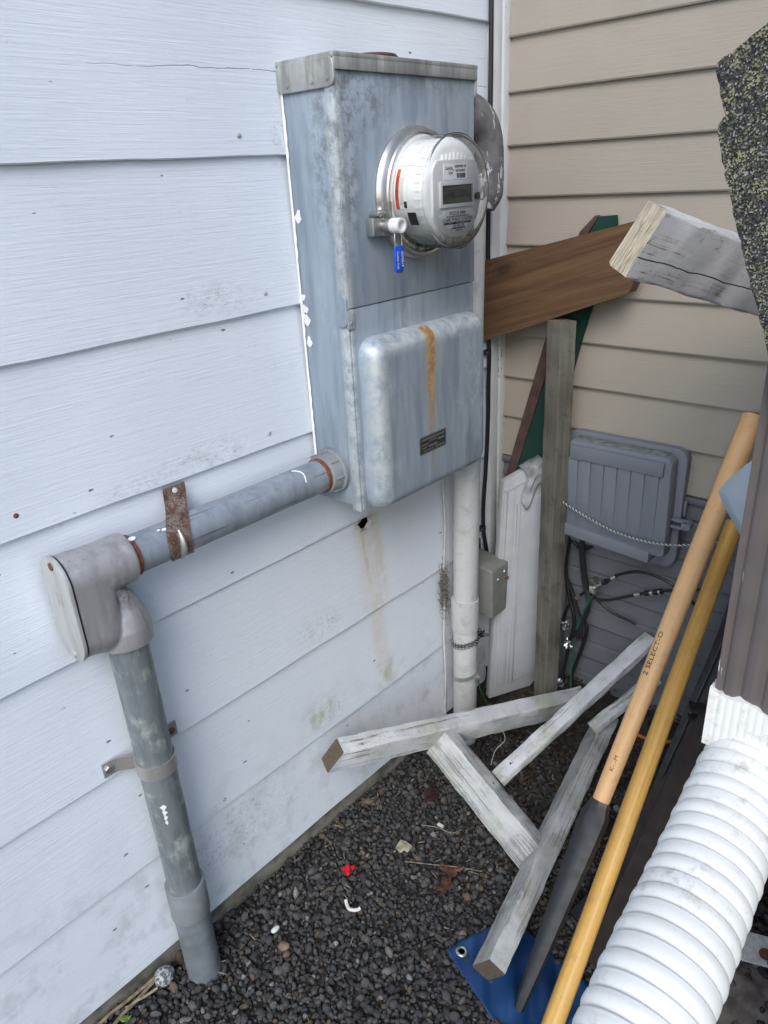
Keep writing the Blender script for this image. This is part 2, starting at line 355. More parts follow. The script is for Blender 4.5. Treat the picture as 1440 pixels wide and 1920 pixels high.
M = {}
M['siding'] = mat_white_siding("white painted siding")
def mat_trim():
    k = NT("peeling corner board paint"); p = k.pos(); n = k.ma('ADD', k.ma('MULTIPLY', k.noise(k.vm('MULTIPLY', p, (70, 70, 7)), 1.0, 6, 0.7, 0.4), 0.75), k.ma('MULTIPLY', k.noise(p, 160, 4), 0.25))
    f = k.rg(n, 0.61, 0.64); ck = k.rg(k.noise(k.vm('MULTIPLY', p, (400, 400, 9)), 1.0, 4), 0.66, 0.72)
    c = k.mix(k.rg(k.noise(p, 12, 4), 0.3, 0.7), (0.66, 0.67, 0.67), (0.57, 0.58, 0.58)); c = k.mix(k.ma('MULTIPLY', ck, 0.5), c, (0.22, 0.22, 0.21)); k.bump(k.ma('SUBTRACT', 0.0, k.mx(f, ck)), 0.5, 0.001)
    return k.fin(k.mix(f, c, (0.17, 0.165, 0.155)), 0.65)
M['trim'] = mat_trim()
M['beige'] = mat_vinyl("beige vinyl", (0.385, 0.34, 0.28), (0.36, 0.32, 0.262))
M['lowvinyl'] = mat_vinyl("grey white lower siding", (0.16, 0.168, 0.182), (0.13, 0.138, 0.15), 0.5)
M['nail'] = simple("dull painted nail", (0.42, 0.42, 0.41), 0.7, 0, 0.4, 400)
M['concrete'] = simple("weathered concrete", (0.17, 0.16, 0.13), 0.9, 0, 0.45, 25, 0.6)
M['sheath'] = simple("dark sheathing", (0.035, 0.025, 0.018), 0.95, 0, 0.4, 40)
M['soil'] = simple("dark soil", (0.03, 0.026, 0.022), 0.95, 0, 0.5, 60, 0.8)
M['galv'] = mat_galv("galvanised sheet", rust_run=True, topdirt=True)
M['cap'] = mat_galv("stained galvanised cap", (0.38, 0.39, 0.38), (0.20, 0.205, 0.195), (0.60, 0.60, 0.56), grime=0.95)
M['pipe'] = mat_galv("blue grey steel pipe", (0.30, 0.345, 0.395), (0.23, 0.26, 0.30), (0.38, 0.42, 0.46), scratch=True, grime=0.7)
M['vpipe'] = mat_galv("weathered steel pipe", (0.245, 0.27, 0.275), (0.17, 0.192, 0.205), (0.50, 0.55, 0.50), metal=0.35, grime=0.35, sc_=3.2)
M['pvcgrey'] = simple("grey plastic conduit", (0.22, 0.235, 0.24), 0.5, 0, 0.2, 18, 0.15)
M['lb'] = mat_galv("cast aluminium", (0.46, 0.45, 0.455), (0.33, 0.32, 0.325), (0.62, 0.61, 0.60), metal=0.5, rough=0.45, grime=0.85, sc_=1.5)
M['lbcover'] = mat_galv("cast cover plate", (0.55, 0.555, 0.54), (0.44, 0.44, 0.43), (0.66, 0.66, 0.64), metal=0.4, rough=0.5, grime=0.5)
def mat_rusty(name, base, rust, lo, hi, metal=0.6):
    k = NT(name); p = k.pos(); n = k.ma('ADD', k.ma('MULTIPLY', k.noise(p, 45, 6, 0.75), 0.6), k.ma('MULTIPLY', k.noise(p, 320, 4, 0.8), 0.4)); f = k.rg(n, lo, hi)
    k.bump(n, 0.4, 0.001)
    return k.fin(k.mix(f, base, k.mix(k.rg(k.noise(p, 130, 4), 0.3, 0.7), rust, tuple(v * 0.45 for v in rust))), k.rg(f, 0, 1, 0.42, 0.9), k.ma('MULTIPLY', k.ma('SUBTRACT', 1, f), metal), 0.4)
M['rusty'] = mat_rusty("rusted strap", (0.30, 0.26, 0.215), (0.13, 0.058, 0.040), 0.42, 0.56)
M['rust'] = mat_rusty("rust", (0.18, 0.08, 0.05), (0.24, 0.09, 0.045), 0.3, 0.6, 0.1)
M['strap'] = mat_rusty("steel strap", (0.44, 0.43, 0.40), (0.25, 0.16, 0.08), 0.58, 0.72)
M['steel'] = simple("bright steel", (0.60, 0.60, 0.59), 0.3, 0.9, 0.15, 60)
M['ring'] = mat_galv("meter ring steel", (0.50, 0.49, 0.47), (0.38, 0.37, 0.355), (0.60, 0.59, 0.57), metal=0.85, rough=0.32, grime=0.5)
M['maroon'] = simple("maroon hub plug", (0.085, 0.035, 0.03), 0.6, 0, 0.3, 60)
def mat_meter():
    k = NT("meter housing plastic"); p = k.pos(); x, y, z = k.sep(p)
    c = k.mix(k.rg(k.noise(p, 25, 4), 0.35, 0.7), (0.82, 0.825, 0.80), (0.76, 0.765, 0.74))
    al = k.mul(k.rg(z, 1.318, 1.272), k.rg(k.noise(p, 70, 6, 0.7), 0.30, 0.62))
    c = k.mix(k.ma('MULTIPLY', al, 0.9), c, k.mix(k.rg(k.noise(p, 40, 4), 0.4, 0.6), (0.12, 0.13, 0.04), (0.10, 0.085, 0.06)))
    return k.fin(c, 0.35, 0, 0.5)
M['meter'] = mat_meter()
M['faceplate'] = simple("meter face grey", (0.66, 0.665, 0.66), 0.45, 0, 0.04, 30)
M['label'] = simple("label white", (0.86, 0.86, 0.85), 0.5, 0, 0.03, 30)
M['ink'] = simple("black ink", (0.02, 0.02, 0.022), 0.6, 0, 0.1, 30)
M['red'] = simple("warning red", (0.62, 0.10, 0.05), 0.5, 0, 0.1, 60)
M['lcd'] = simple("grey display", (0.085, 0.085, 0.075), 0.25, 0, 0.05, 10)
M['lcdink'] = simple("display segments", (0.045, 0.045, 0.04), 0.3, 0, 0.05, 10)
M['blue'] = simple("blue seal plastic", (0.015, 0.085, 0.50), 0.35, 0, 0.1, 60)
M['paint'] = simple("white paint", (0.80, 0.80, 0.79), 0.5, 0, 0.05, 40, 0.2)
M['pvc'] = mat_vinyl("white conduit paint", (0.57, 0.575, 0.56), (0.51, 0.515, 0.505), 0.28)
M['lbpeel'] = None
def mat_peel():
    k = NT("peeling paint on elbow"); p = k.pos(); n = k.ma('ADD', k.ma('MULTIPLY', k.noise(k.vm('MULTIPLY', p, (30, 30, 12)), 1.0, 6, 0.7, 0.5), 0.8), k.ma('MULTIPLY', k.noise(p, 150, 4), 0.2))
    f = k.rg(n, 0.555, 0.575); k.bump(f, 0.5, 0.0008)
    return k.fin(k.mix(f, k.mix(k.rg(k.noise(p, 40, 4), 0.3, 0.7), (0.13, 0.127, 0.127), (0.20, 0.193, 0.188)), (0.56, 0.57, 0.58)), 0.75, 0.0, 0.25)
M['lbpeel'] = mat_peel()
M['black'] = simple("black cable", (0.012, 0.012, 0.013), 0.4, 0, 0.2, 60)
M['blackpl'] = simple("black plastic", (0.016, 0.016, 0.018), 0.42, 0, 0.3, 50, 0.1)
M['wht_cable'] = simple("white cable", (0.55, 0.55, 0.53), 0.5, 0, 0.1, 60)
M['jbox'] = simple("grey green box paint", (0.20, 0.205, 0.185), 0.5, 0, 0.1, 30, 0.1)
M['greenwire'] = simple("green wire", (0.01, 0.10, 0.05), 0.45, 0, 0.2, 80)
M['brownwood'] = mat_wood("brown stained plank", (0.165, 0.092, 0.047), (0.085, 0.046, 0.024), (3.0, 60.0, 60.0), knots=True, rough=0.7, bstr=0.35)
M['browncap'] = simple("brown plank end", (0.12, 0.07, 0.04), 0.9, 0, 0.3, 120)
M['greypost'] = mat_wood("grey weathered post", (0.185, 0.172, 0.138), (0.11, 0.105, 0.088), (4.0, 150.0, 150.0), dirt=0.65, bstr=0.5)
M['greycap'] = simple("weathered end grain", (0.16, 0.13, 0.09), 0.95, 0, 0.4, 160, 0.6)
M['green'] = mat_wood("green painted board", (0.10, 0.045, 0.035), (0.06, 0.03, 0.025), (4.0, 90.0, 90.0), paint=(0.012, 0.05, 0.036), pamt=(0.66, 0.70), bstr=0.2)
M['maroonpaint'] = simple("maroon board edge", (0.085, 0.045, 0.038), 0.8, 0, 0.25, 25, 0.15)
M['frame'] = mat_wood("worn white frame paint", (0.26, 0.255, 0.22), (0.08, 0.08, 0.07), (3.0, 150.0, 150.0), paint=(0.64, 0.65, 0.66), pamt=(0.555, 0.61), algae=0.7, dirt=0.8, bstr=0.7, gw=0.62)
M['frameworn'] = mat_wood("bare weathered frame paint", (0.36, 0.35, 0.31), (0.10, 0.10, 0.09), (2.5, 270.0, 270.0), paint=(0.58, 0.59, 0.58), pamt=(0.50, 0.575), algae=0.6, dirt=0.7, bstr=0.9, gw=0.58)
M['framecap'] = mat_wood("dark end grain", (0.16, 0.125, 0.085), (0.07, 0.055, 0.04), (40.0, 120.0, 500.0), bstr=0.6)
M['beam'] = mat_wood("cracked white beam paint", (0.30, 0.25, 0.18), (0.07, 0.065, 0.06), (5.0, 260.0, 260.0), paint=(0.62, 0.615, 0.62), pamt=(0.55, 0.62), dirt=0.95, bstr=0.6, gw=0.42, crack=(31 * 1.7, -0.016, 0.02))
M['beamcap'] = mat_wood("bleached end grain", (0.70, 0.62, 0.47), (0.22, 0.17, 0.10), (30.0, 420.0, 40.0), bstr=0.9)
M['panel'] = simple("off white door panel", (0.43, 0.44, 0.455), 0.45, 0, 0.06, 20, 0.05)
M['film'] = simple("torn grey film", (0.34, 0.35, 0.36), 0.45, 0, 0.3, 40, 0.7, bscale=70)
M['nid'] = mat_vinyl("grey enclosure plastic", (0.195, 0.21, 0.24), (0.17, 0.185, 0.215), 0.12)
M['nidtop'] = simple("mossy grey plastic", (0.17, 0.19, 0.17), 0.7, 0, 0.35, 60)
M['chrome'] = simple("connector metal", (0.65, 0.64, 0.60), 0.25, 0.95, 0.1, 80)
M['foil'] = simple("crumpled foil", (0.5, 0.5, 0.51), 0.3, 1.0, 0.1, 60)
M['twine'] = None
def mat_twine():
    k = NT("green white twine"); g = k.sep(k.attr("gc"))
    w = k.ma('SINE', k.ma('ADD', k.ma('MULTIPLY', g[0], 700.0), k.ma('MULTIPLY', g[1], 1500.0))); f = k.rg(w, -0.1, 0.1); k.bump(w, 0.5, 0.001)
    return k.fin(k.mix(f, (0.02, 0.075, 0.05), (0.45, 0.48, 0.44)), 0.7)
M['twine'] = mat_twine()
M['handle1'] = mat_wood("tan lacquered handle", (0.80, 0.50, 0.245), (0.72, 0.42, 0.19), (2.0, 70.0, 70.0), rough=0.42, bstr=0.1, dirt=0.2)
M['handle2'] = mat_wood("golden varnished handle", (0.78, 0.48, 0.14), (0.58, 0.31, 0.07), (2.0, 110.0, 110.0), rough=0.36, bstr=0.15, knots=False, dirt=0.25)
M['darkbrown'] = simple("dark bronze metal", (0.025, 0.016, 0.014), 0.45, 0.0, 0.3, 40)
def mat_downspout():
    k = NT("brown downspout paint"); p = k.pos(); n = k.noise(k.vm('MULTIPLY', p, (220, 220, 22)), 1.0, 4)
    f = k.mul(k.rg(n, 0.665, 0.685), k.rg(k.noise(p, 18, 3), 0.45, 0.55))
    return k.fin(k.mix(f, k.mix(k.rg(k.noise(p, 20, 3), 0.3, 0.7), (0.105, 0.088, 0.083), (0.125, 0.104, 0.098)), (0.6, 0.6, 0.6)), 0.4, 0, 0.5)
M['downspout'] = mat_downspout()
def mat_flex():
    k = NT("white flexible plastic"); p = k.pos()
    c = k.mix(k.rg(k.noise(p, 14, 4), 0.3, 0.7), (0.77, 0.77, 0.735), (0.71, 0.71, 0.675))
    c = k.mix(k.mul(k.rg(k.noise(p, 60, 6, 0.75), 0.5, 0.7), k.rg(k.noise(p, 9, 3), 0.35, 0.6), 0.7), c, (0.40, 0.385, 0.32))
    c = k.mix(k.mul(k.rg(k.noise(p, 230, 5, 0.8), 0.66, 0.72), 0.6), c, (0.22, 0.21, 0.18))
    k.bump(k.noise(p, 90, 4), 0.1, 0.001); return k.fin(c, 0.5, 0, 0.4)
M['flex'] = mat_flex()
M['tarp'] = None
def mat_tarp():
    k = NT("blue woven tarp"); p = k.pos(); x, y, z = k.sep(p)
    w = k.mul(k.ma('SINE', k.ma('MULTIPLY', k.ma('ADD', x, y), 1800.0)), k.ma('SINE', k.ma('MULTIPLY', k.ma('SUBTRACT', x, y), 1800.0)))
    k.bump(k.ma('ADD', k.ma('MULTIPLY', w, 0.3), k.noise(p, 50, 4)), 0.4, 0.002)
    return k.fin(k.mix(k.rg(k.noise(p, 14, 5), 0.35, 0.7), (0.007, 0.042, 0.14), (0.012, 0.066, 0.19)), 0.4)
M['tarp'] = mat_tarp()
def mat_shingle():
    k = NT("mossy asphalt granules"); p = k.pos(); v = k.n("TexVoronoi"); v.inputs["Scale"].default_value = 980; k.put(v.inputs["Vector"], p)
    r = k.sep(v.outputs["Color"]); big = k.noise(p, 60, 4)
    c = k.mix(k.rg(r[0], 0.35, 0.75), (0.020, 0.020, 0.021), (0.062, 0.062, 0.060))
    c = k.mix(k.mul(k.rg(r[1], 0.72, 0.82), k.rg(big, 0.38, 0.62)), c, (0.27, 0.26, 0.13))
    c = k.mix(k.mul(k.rg(r[2], 0.86, 0.93), 0.7), c, (0.36, 0.36, 0.33))
    k.bump(v.outputs["Distance"], 0.5, 0.0008); return k.fin(c, 0.95, 0, 0.2)
M['shingle'] = mat_shingle()
M['shingle_edge'] = simple("shingle edge", (0.018, 0.018, 0.02), 0.95, 0, 0.4, 200, 0.8)
M['paleblue'] = simple("pale blue plastic", (0.34, 0.41, 0.45), 0.4, 0, 0.05, 20)
def mat_gravel():
    k = NT("gravel stones"); a = k.n("Attribute"); a.attribute_name = "pcol"; p = k.pos()
    c = k.mix(k.rg(k.noise(p, 300, 4), 0.3, 0.7, 0, 0.4), a.outputs["Color"], (0.03, 0.03, 0.03)); k.bump(k.noise(p, 500, 3), 0.5, 0.001)
    return k.fin(c, 0.95, 0, 0.15)
M['gravel'] = mat_gravel()
M['leaf'] = simple("dead leaf", (0.10, 0.042, 0.022), 0.8, 0, 0.5, 60, 0.3)
M['leafdark'] = simple("dark red leaf", (0.045, 0.015, 0.012), 0.8, 0, 0.5, 60, 0.3)
M['twig'] = simple("dry stem", (0.22, 0.175, 0.115), 0.85, 0, 0.4, 90, 0.3)
M['straw'] = simple("pale straw", (0.26, 0.22, 0.155), 0.85, 0, 0.4, 90)
M['chip'] = simple("pale wood chip", (0.34, 0.31, 0.22), 0.9, 0, 0.4, 90, 0.5)
M['redcap'] = simple("red plastic", (0.60, 0.012, 0.025), 0.4, 0, 0.15, 90)
M['whitepl'] = simple("white scrap plastic", (0.66, 0.65, 0.60), 0.5, 0, 0.15, 90)
M['rock'] = None
def mat_rock():
    k = NT("speckled stone"); p = k.pos(); f = k.rg(k.noise(p, 120, 5, 0.7), 0.47, 0.55)
    return k.fin(k.mix(f, (0.10, 0.105, 0.11), (0.45, 0.46, 0.46)), 0.85)
M['rock'] = mat_rock()
M['tanstone'] = simple("tan pebble", (0.22, 0.15, 0.095), 0.7, 0, 0.2, 60)
M['litter'] = simple("leaf litter", (0.05, 0.036, 0.026), 0.9, 0, 0.7, 90, 0.4)
M['greenleaf'] = simple("green leaf", (0.16, 0.24, 0.04), 0.6, 0, 0.2, 60)
M['mudbrown'] = simple("dry mud", (0.20, 0.165, 0.14), 0.9, 0, 0.4, 30, 0.8)

# ================================================================== ground
def gz(x, y):
    def ss(a, b, t):
        t = max(0, min(1, (t - a) / (b - a))); return t * t * (3 - 2 * t)
    h = 0.15 * ss(-0.13, 0.0, y) * ss(2.2, 1.0, x)
    return h + 0.004 * math.sin(x * 9 + 1) * math.sin(y * 8) - 0.004
gx = [-60, -20, -6, -2, -0.5, -0.1] + [i * 0.04 for i in range(0, 34)] + [1.5, 2, 3, 6, 15, 60]
gy = [-60, -20, -8, -4, -2.5] + [-2 + i * 0.05 for i in range(0, 36)] + [-0.2 + i * 0.025 for i in range(0, 9)] + [0.5, 3, 10, 40]
gy = sorted(set(round(v, 4) for v in gy)); gx = sorted(set(gx))
gv = [(x, y, gz(x, y)) for y in gy for x in gx]; nx = len(gx)
gf = [(j * nx + i, j * nx + i + 1, (j + 1) * nx + i + 1, (j + 1) * nx + i) for j in range(len(gy) - 1) for i in range(nx - 1)]
ground = mk("ground", (gv, gf), M['soil']); tag(ground, "dark soil under gravel", None, None, "structure")

# gravel: real stones, joined (nobody could count them)
def spherecube():
    bm = bmesh.new(); bmesh.ops.create_cube(bm, size=2.0); bmesh.ops.subdivide_edges(bm, edges=bm.edges[:], cuts=1, use_grid_fill=True)
    for v in bm.verts: v.co.normalize()
    bmesh.ops.triangulate(bm, faces=bm.faces[:])
    bm.verts.index_update(); a = np.array([v.co[:] for v in bm.verts]); f = np.array([[v.index for v in q.verts] for q in bm.faces]); bm.free(); return a, f
SV, SF = spherecube()
def pebbles(name, pts, rad, cols, mat):
    n = len(pts); q = rng.normal(size=(n, 4)); q /= np.linalg.norm(q, axis=1)[:, None]
    w, x, y, z = q.T
    Rm = np.stack([1 - 2 * (y * y + z * z), 2 * (x * y - z * w), 2 * (x * z + y * w), 2 * (x * y + z * w), 1 - 2 * (x * x + z * z), 2 * (y * z - x * w), 2 * (x * z - y * w), 2 * (y * z + x * w), 1 - 2 * (x * x + y * y)], 1).reshape(n, 3, 3)
    sc3 = np.stack([rng.uniform(0.9, 1.35, n), rng.uniform(0.75, 1.0, n), rng.uniform(0.5, 0.8, n)], 1)
    jit = rng.uniform(0.84, 1.13, size=(n, len(SV), 1))
    vv = (SV[None] * jit) * sc3[:, None, :] * rad[:, None, None]
    vv = np.einsum('nij,nkj->nki', Rm, vv) + pts[:, None, :]
    ff = (SF[None] + (np.arange(n) * len(SV))[:, None, None]).reshape(-1)
    me = bpy.data.meshes.new(name); me.vertices.add(n * len(SV)); me.vertices.foreach_set("co", vv.astype(np.float32).ravel())
    nf = len(ff) // 3; me.loops.add(nf * 3); me.loops.foreach_set("vertex_index", ff.astype(np.int32)); me.polygons.add(nf)
    me.polygons.foreach_set("loop_start", np.arange(0, nf * 3, 3, dtype=np.int32)); me.polygons.foreach_set("loop_total", np.full(nf, 3, np.int32))
    me.update(calc_edges=True)
    at = me.attributes.new("pcol", 'FLOAT_COLOR', 'POINT'); cc = np.repeat(np.c_[cols, np.ones(n)], len(SV), 0); at.data.foreach_set("color", cc.astype(np.float32).ravel())
    me.shade_smooth(); me.set_sharp_from_angle(angle=R(48)); me.materials.append(mat)
    o = bpy.data.objects.new(name, me); col.objects.link(o); return o
def scatter(x0, x1, y0, y1, sp):
    xs = np.arange(x0, x1, sp); ys = np.arange(y0, y1, sp); g = np.stack(np.meshgrid(xs, ys), -1).reshape(-1, 2); return g + rng.uniform(-0.55, 0.55, g.shape) * sp
g1 = scatter(-0.012, 0.80, -1.42, -0.10, 0.0080); g2 = scatter(0.80, 1.25, -1.42, -0.10, 0.014); g3 = scatter(-0.01, 1.25, -1.95, -1.42, 0.014)
gp = np.vstack([g1, g2, g3]); n1 = len(g1)
keep = ~((gp[:, 1] > -0.16) & (rng.random(len(gp)) < (gp[:, 1] + 0.16) / 0.06)); gp_s = np.where(np.arange(len(gp)) < n1, 1.0, 1.55)
gp, gp_s = gp[keep], gp_s[keep]; N = len(gp)
rad = np.clip(rng.lognormal(math.log(0.0050), 0.33, N), 0.0024, 0.0105) * gp_s
zz = np.array([gz(a, b) for a, b in gp]) + rad * rng.uniform(0.25, 1.0, N) + rng.uniform(0, 0.004, N)
t = rng.random(N)[:, None]; grey = rng.uniform(0.036, 0.125, N)[:, None] * np.array([[1.0, 0.965, 0.93]])
warm = np.array([[0.14, 0.105, 0.072]]) * rng.uniform(0.7, 1.3, (N, 1)); pale = np.array([[0.23, 0.22, 0.20]]) * rng.uniform(0.6, 1.3, (N, 1)); blu = np.array([[0.060, 0.061, 0.063]]) * rng.uniform(0.7, 1.3, (N, 1))
cols = np.where(t < 0.05, warm, np.where(t < 0.085, pale, np.where(t < 0.28, blu, grey)))
gravel = pebbles("gravel", np.c_[gp, zz], rad, cols, M['gravel']); tag(gravel, "dark grey pea gravel covering the ground by the white wall", "gravel", None, "stuff")

# ================================================================== white clapboard wall (x = 0)
BOT = [0.057, 0.280, 0.503, 0.739, 0.962, 1.193, 1.426, 1.656, 1.887, 2.118, 2.349, 2.58, 2.811]
ww = thing("clapboard_wall", (0, -0.6, 0), "white painted lap siding wall with rust run below the meter box", "wall")
def siding_board(zb, zt, y0, y1, seed):
    rg_ = random.Random(seed); n = 90; v, f = [], []; ph = [rg_.uniform(0, 6) for _ in range(4)]
    for i in range(n + 1):
        y = y0 + (y1 - y0) * i / n
        dz = 0.0010 * math.sin(y * 5 + ph[0]) + 0.0005 * math.sin(y * 23 + ph[1]) + rg_.uniform(-1, 1) * 0.0003
        dx = 0.0007 * math.sin(y * 6 + ph[2]) + 0.0003 * math.sin(y * 31 + ph[3])
        v += [(-0.0115 + dx, y, zb + dz + 0.0006), (-0.0015 + dx, y, zb + dz), (dx, y, zb + dz + 0.0018), (-0.0095 + dx * 0.3, y, zt), (-0.021, y, zt)]
    for i in range(n):
        for k in range(5):
            a, b = i * 5 + k, i * 5 + (k + 1) % 5; f.append((a, a + 5, b + 5, b))
    f.append((0, 1, 2, 3, 4)); f.append(tuple(n * 5 + k for k in (4, 3, 2, 1, 0))); return v, f
boards = []
for i, zb in enumerate(BOT):
    zt = (BOT[i + 1] if i + 1 < len(BOT) else zb + 0.23) + 0.018
    o = mk("siding_board", siding_board(zb, zt, -3.4, -0.062, i), M['siding'], ww, ang=25); boards.append(o)
# knocked-out hole through the third course, just under the lap above
rg_ = random.Random(3); pts = []
for k in range(15):
    a = 2 * math.pi * k / 15; rr = 0.0165 * (1 + rg_.uniform(-0.22, 0.22)); pts.append((rr * 1.25 * math.cos(a), rr * math.sin(a)))
cut = mk("hole_cutter", prism(pts, (-0.06, -0.502, 0.722), (0, 1, 0), (0, 0, 1), (0.09, 0, 0)), None)
bpy.context.view_layer.update()
bo = boards[2]; md = bo.modifiers.new("hole", 'BOOLEAN'); md.object = cut; md.operation = 'DIFFERENCE'; md.solver = 'EXACT'
bpy.context.view_layer.update()
nm = bpy.data.meshes.new_from_object(bo.evaluated_get(bpy.context.evaluated_depsgraph_get()))
bo.modifiers.clear(); bo.data = nm; nm.shade_smooth(); nm.set_sharp_from_angle(angle=R(12)); bpy.data.objects.remove(cut)
mk("sheathing", box((-0.12, -3.4, 0.05), (-0.05, 0.0, 3.06)), M['sheath'], ww)
mk("foundation", box((-0.115, -3.4, -0.3), (-0.013, 0.0, 0.066)), M['concrete'], ww)
# corner board in two pieces, paint peeling
mk("corner_board", merge(box((-0.04, -0.060, 0.10), (0.0085, -0.030, 3.04), 0.003), box((-0.04, -0.0285, 0.10), (0.012, -0.001, 3.04), 0.003)), M['trim'], ww, ang=30)
for y, z in ((-0.722, 1.457), (-0.706, 1.222), (-1.179, 0.995), (-0.733, 0.987), (-0.95, 0.30)):
    zb = max(b for b in BOT if b <= z); zt = min(b for b in BOT if b > z); xs = -0.0095 * (z - zb) / (zt - zb + 0.018)
    mk("nail", lathe([(0.0, 0.0024), (0.0025, 0.0022), (0.0038, 0.0012), (0.0042, -0.001)][::-1], (xs, y, z), (1, 0, 0), 10), M['rust'] if z < 1 and y < -1 else M['nail'], ww)

# ================================================================== beige vinyl wall (y = 0)
bw = thing("vinyl_wall", (0.8, 0, 0), "beige vinyl lap siding wall with grey white siding along its foot", "wall")
def vinyl_board(zb, zt, x0, x1, seed, mid=None):
    n = 40; v, f = [], []; rg_ = random.Random(seed); ph = rg_.uniform(0, 6)
    prof = [(0.004, zb - 0.001), (-0.0105, zb), (-0.012, zb + 0.003), (-0.001, zt), (0.006, zt)]
    if mid: prof = [(0.004, zb - 0.001), (-0.0105, zb), (-0.012, zb + 0.003), (-0.0075, mid - 0.008), (-0.001, mid), (-0.0095, mid + 0.003), (-0.001, zt), (0.006, zt)]
    m = len(prof)
    for i in range(n + 1):
        x = x0 + (x1 - x0) * i / n; dz = 0.0006 * math.sin(x * 7 + ph); dy = 0.0006 * math.sin(x * 5 + ph * 2)
        v += [(x, py + dy, pz + dz) for py, pz in prof]
    for i in range(n):
        for k in range(m):
            a, b = i * m + k, i * m + (k + 1) % m; f.append((a, b, b + m, a + m))
    f.append(tuple(range(m))[::-1]); f.append(tuple(n * m + k for k in range(m))); return v, f
for i in range(24):
    zb = 0.732 + 0.1 * i; mk("siding_board", vinyl_board(zb, zb + 0.112, -0.01, 2.2, i), M['beige'], bw, ang=22)
for i in range(8):
    zb = -0.075 + 0.1 * i; mk("lower_siding_board", vinyl_board(zb, zb + 0.112, -0.01, 2.2, 50 + i, zb + 0.05), M['lowvinyl'], bw, ang=22)
mk("starter_trim", box((-0.01, -0.016, 0.716), (2.2, -0.003, 0.7295), 0.002), M['lowvinyl'], bw)
mk("sheathing", box((-0.04, 0.0075, -0.3), (2.2, 0.12, 3.14)), M['sheath'], bw)

# ================================================================== meter socket box
YL, YR = -0.629, -0.280
mb = thing("meter_box", (0.06, -0.455, 0.826), "tall galvanised meter socket box with rust streak on its lower cover", "electrical box")
mk("enclosure", box((-0.004, YL, 0.832), (0.111, YR, 1.548), 0.004, 2), M['galv'], mb)
mk("upper_cover", merge(box((0.111, YL - 0.002, 1.193), (0.1165, YR + 0.001, 1.540), 0.002), box((0.098, YL - 0.0035, 1.19), (0.1152, YL + 0.003, 1.540), 0.002)), M['galv'], mb)
lc = [ (0.111, YL, 0.828) ]
mk("lower_cover", merge(box((0.1105, YL + 0.002, 0.828), (0.1150, YR - 0.001, 1.1915), 0.002), box((0.092, YL - 0.0032, 0.826), (0.1138, YL + 0.0025, 1.1905), 0.002)), M['galv'], mb)
def dome(y0, z0, y1, z1, x0, hgt, rc, re, n=7):
    v, f = [], []; rings = []
    for k in range(n + 1):
        a = math.pi / 2 * k / n; ins = re * (1 - math.cos(a)); h = hgt * math.sin(a)
        rings.append([(x0 + h, a_, b_) for a_, b_ in rrect(y0 + ins, z0 + ins, y1 - ins, z1 - ins, max(rc - ins * 0.55, 0.006), 6)])
    m = len(rings[0])
    for r_ in rings: v += r_
    for k in range(n):
        for i in range(m): f.append((k * m + i, k * m + (i + 1) % m, (k + 1) * m + (i + 1) % m, (k + 1) * m + i))
    f.append(tuple(n * m + i for i in range(m))); return v, f
mk("raised_cover", dome(YL + 0.014, 0.822, YR + 0.002, 1.140, 0.1145, 0.037, 0.032, 0.025), M['galv'], mb, ang=60)
# top cap with folded skirts
mk("top_cap", merge(box((-0.006, YL - 0.004, 1.5495), (0.123, YR + 0.004, 1.557), 0.002), box((0.1175, YL - 0.003, 1.534), (0.1225, YR + 0.0035, 1.551), 0.0015),
                    bev(prism(rrect(-0.004, 1.512, 0.1215, 1.552, 0.012, 4), (0, YL - 0.0055, 0), (1, 0, 0), (0, 0, 1), (0, 0.005, 0)), 0.001, 1),
                    bev(prism(rrect(0.0, 1.505, 0.121, 1.552, 0.012, 4), (0, YR + 0.0005, 0), (1, 0, 0), (0, 0, 1), (0, 0.004, 0)), 0.001, 1)), M['cap'], mb)
for x, z in ((0.02, 1.522), (0.075, 1.522), (0.108, 1.524)):
    mk("rivet", lathe([(0.004, 0), (0.0035, 0.0012), (0.0, 0.0018)], (x, YL - 0.0054, z), (0, -1, 0), 10), M['cap'], mb)
mk("hub_plug", lathe([(0.044, 0), (0.046, 0.003), (0.046, 0.007), (0.043, 0.010), (0.0, 0.0115)], (0.052, -0.478, 1.557), (0, 0, 1), 36), M['maroon'], mb)
tabo = mk("latch_tab", merge(bev(prism(rrect(0.094, 1.163, 0.1165, 1.215, 0.009, 4), (0, YL - 0.0085, 0), (1, 0, 0), (0, 0, 1), (0, 0.005, 0)), 0.001, 1), box((0.1135, YL - 0.0065, 1.160), (0.1185, YL + 0.009, 1.190), 0.0015)), M['galv'], mb)
mk("rivet", lathe([(0.003, 0), (0.0025, 0.001), (0.0, 0.0015)], (0.1185, YL + 0.001, 1.17), (1, 0, 0), 10), M['cap'], tabo)
npl = mk("name_plate", bev(prism(rrect(-0.0405, -0.0175, 0.0405, 0.0175, 0.003, 3), (0.1512, -0.4645, 0.923), (0, 1, 0), (0, 0, 1), (0.0014, 0, 0)), 0.0004, 1), simple("dull plate metal", (0.19, 0.19, 0.175), 0.5, 0.6, 0.25, 90), mb)
WL[npl.name] = WL[mb.name]
bar = []
bar.append(prism(rrect(-0.037, -0.0145, 0.037, 0.0145, 0.001, 1), (0.1522, -0.4645, 0.923), (0, 1, 0), (0, 0, 1), (0.0006, 0, 0)))
mk("plate_field", bar[0], simple("plate dark field", (0.035, 0.035, 0.034), 0.5, 0.2, 0.3, 200), npl)
marks = []
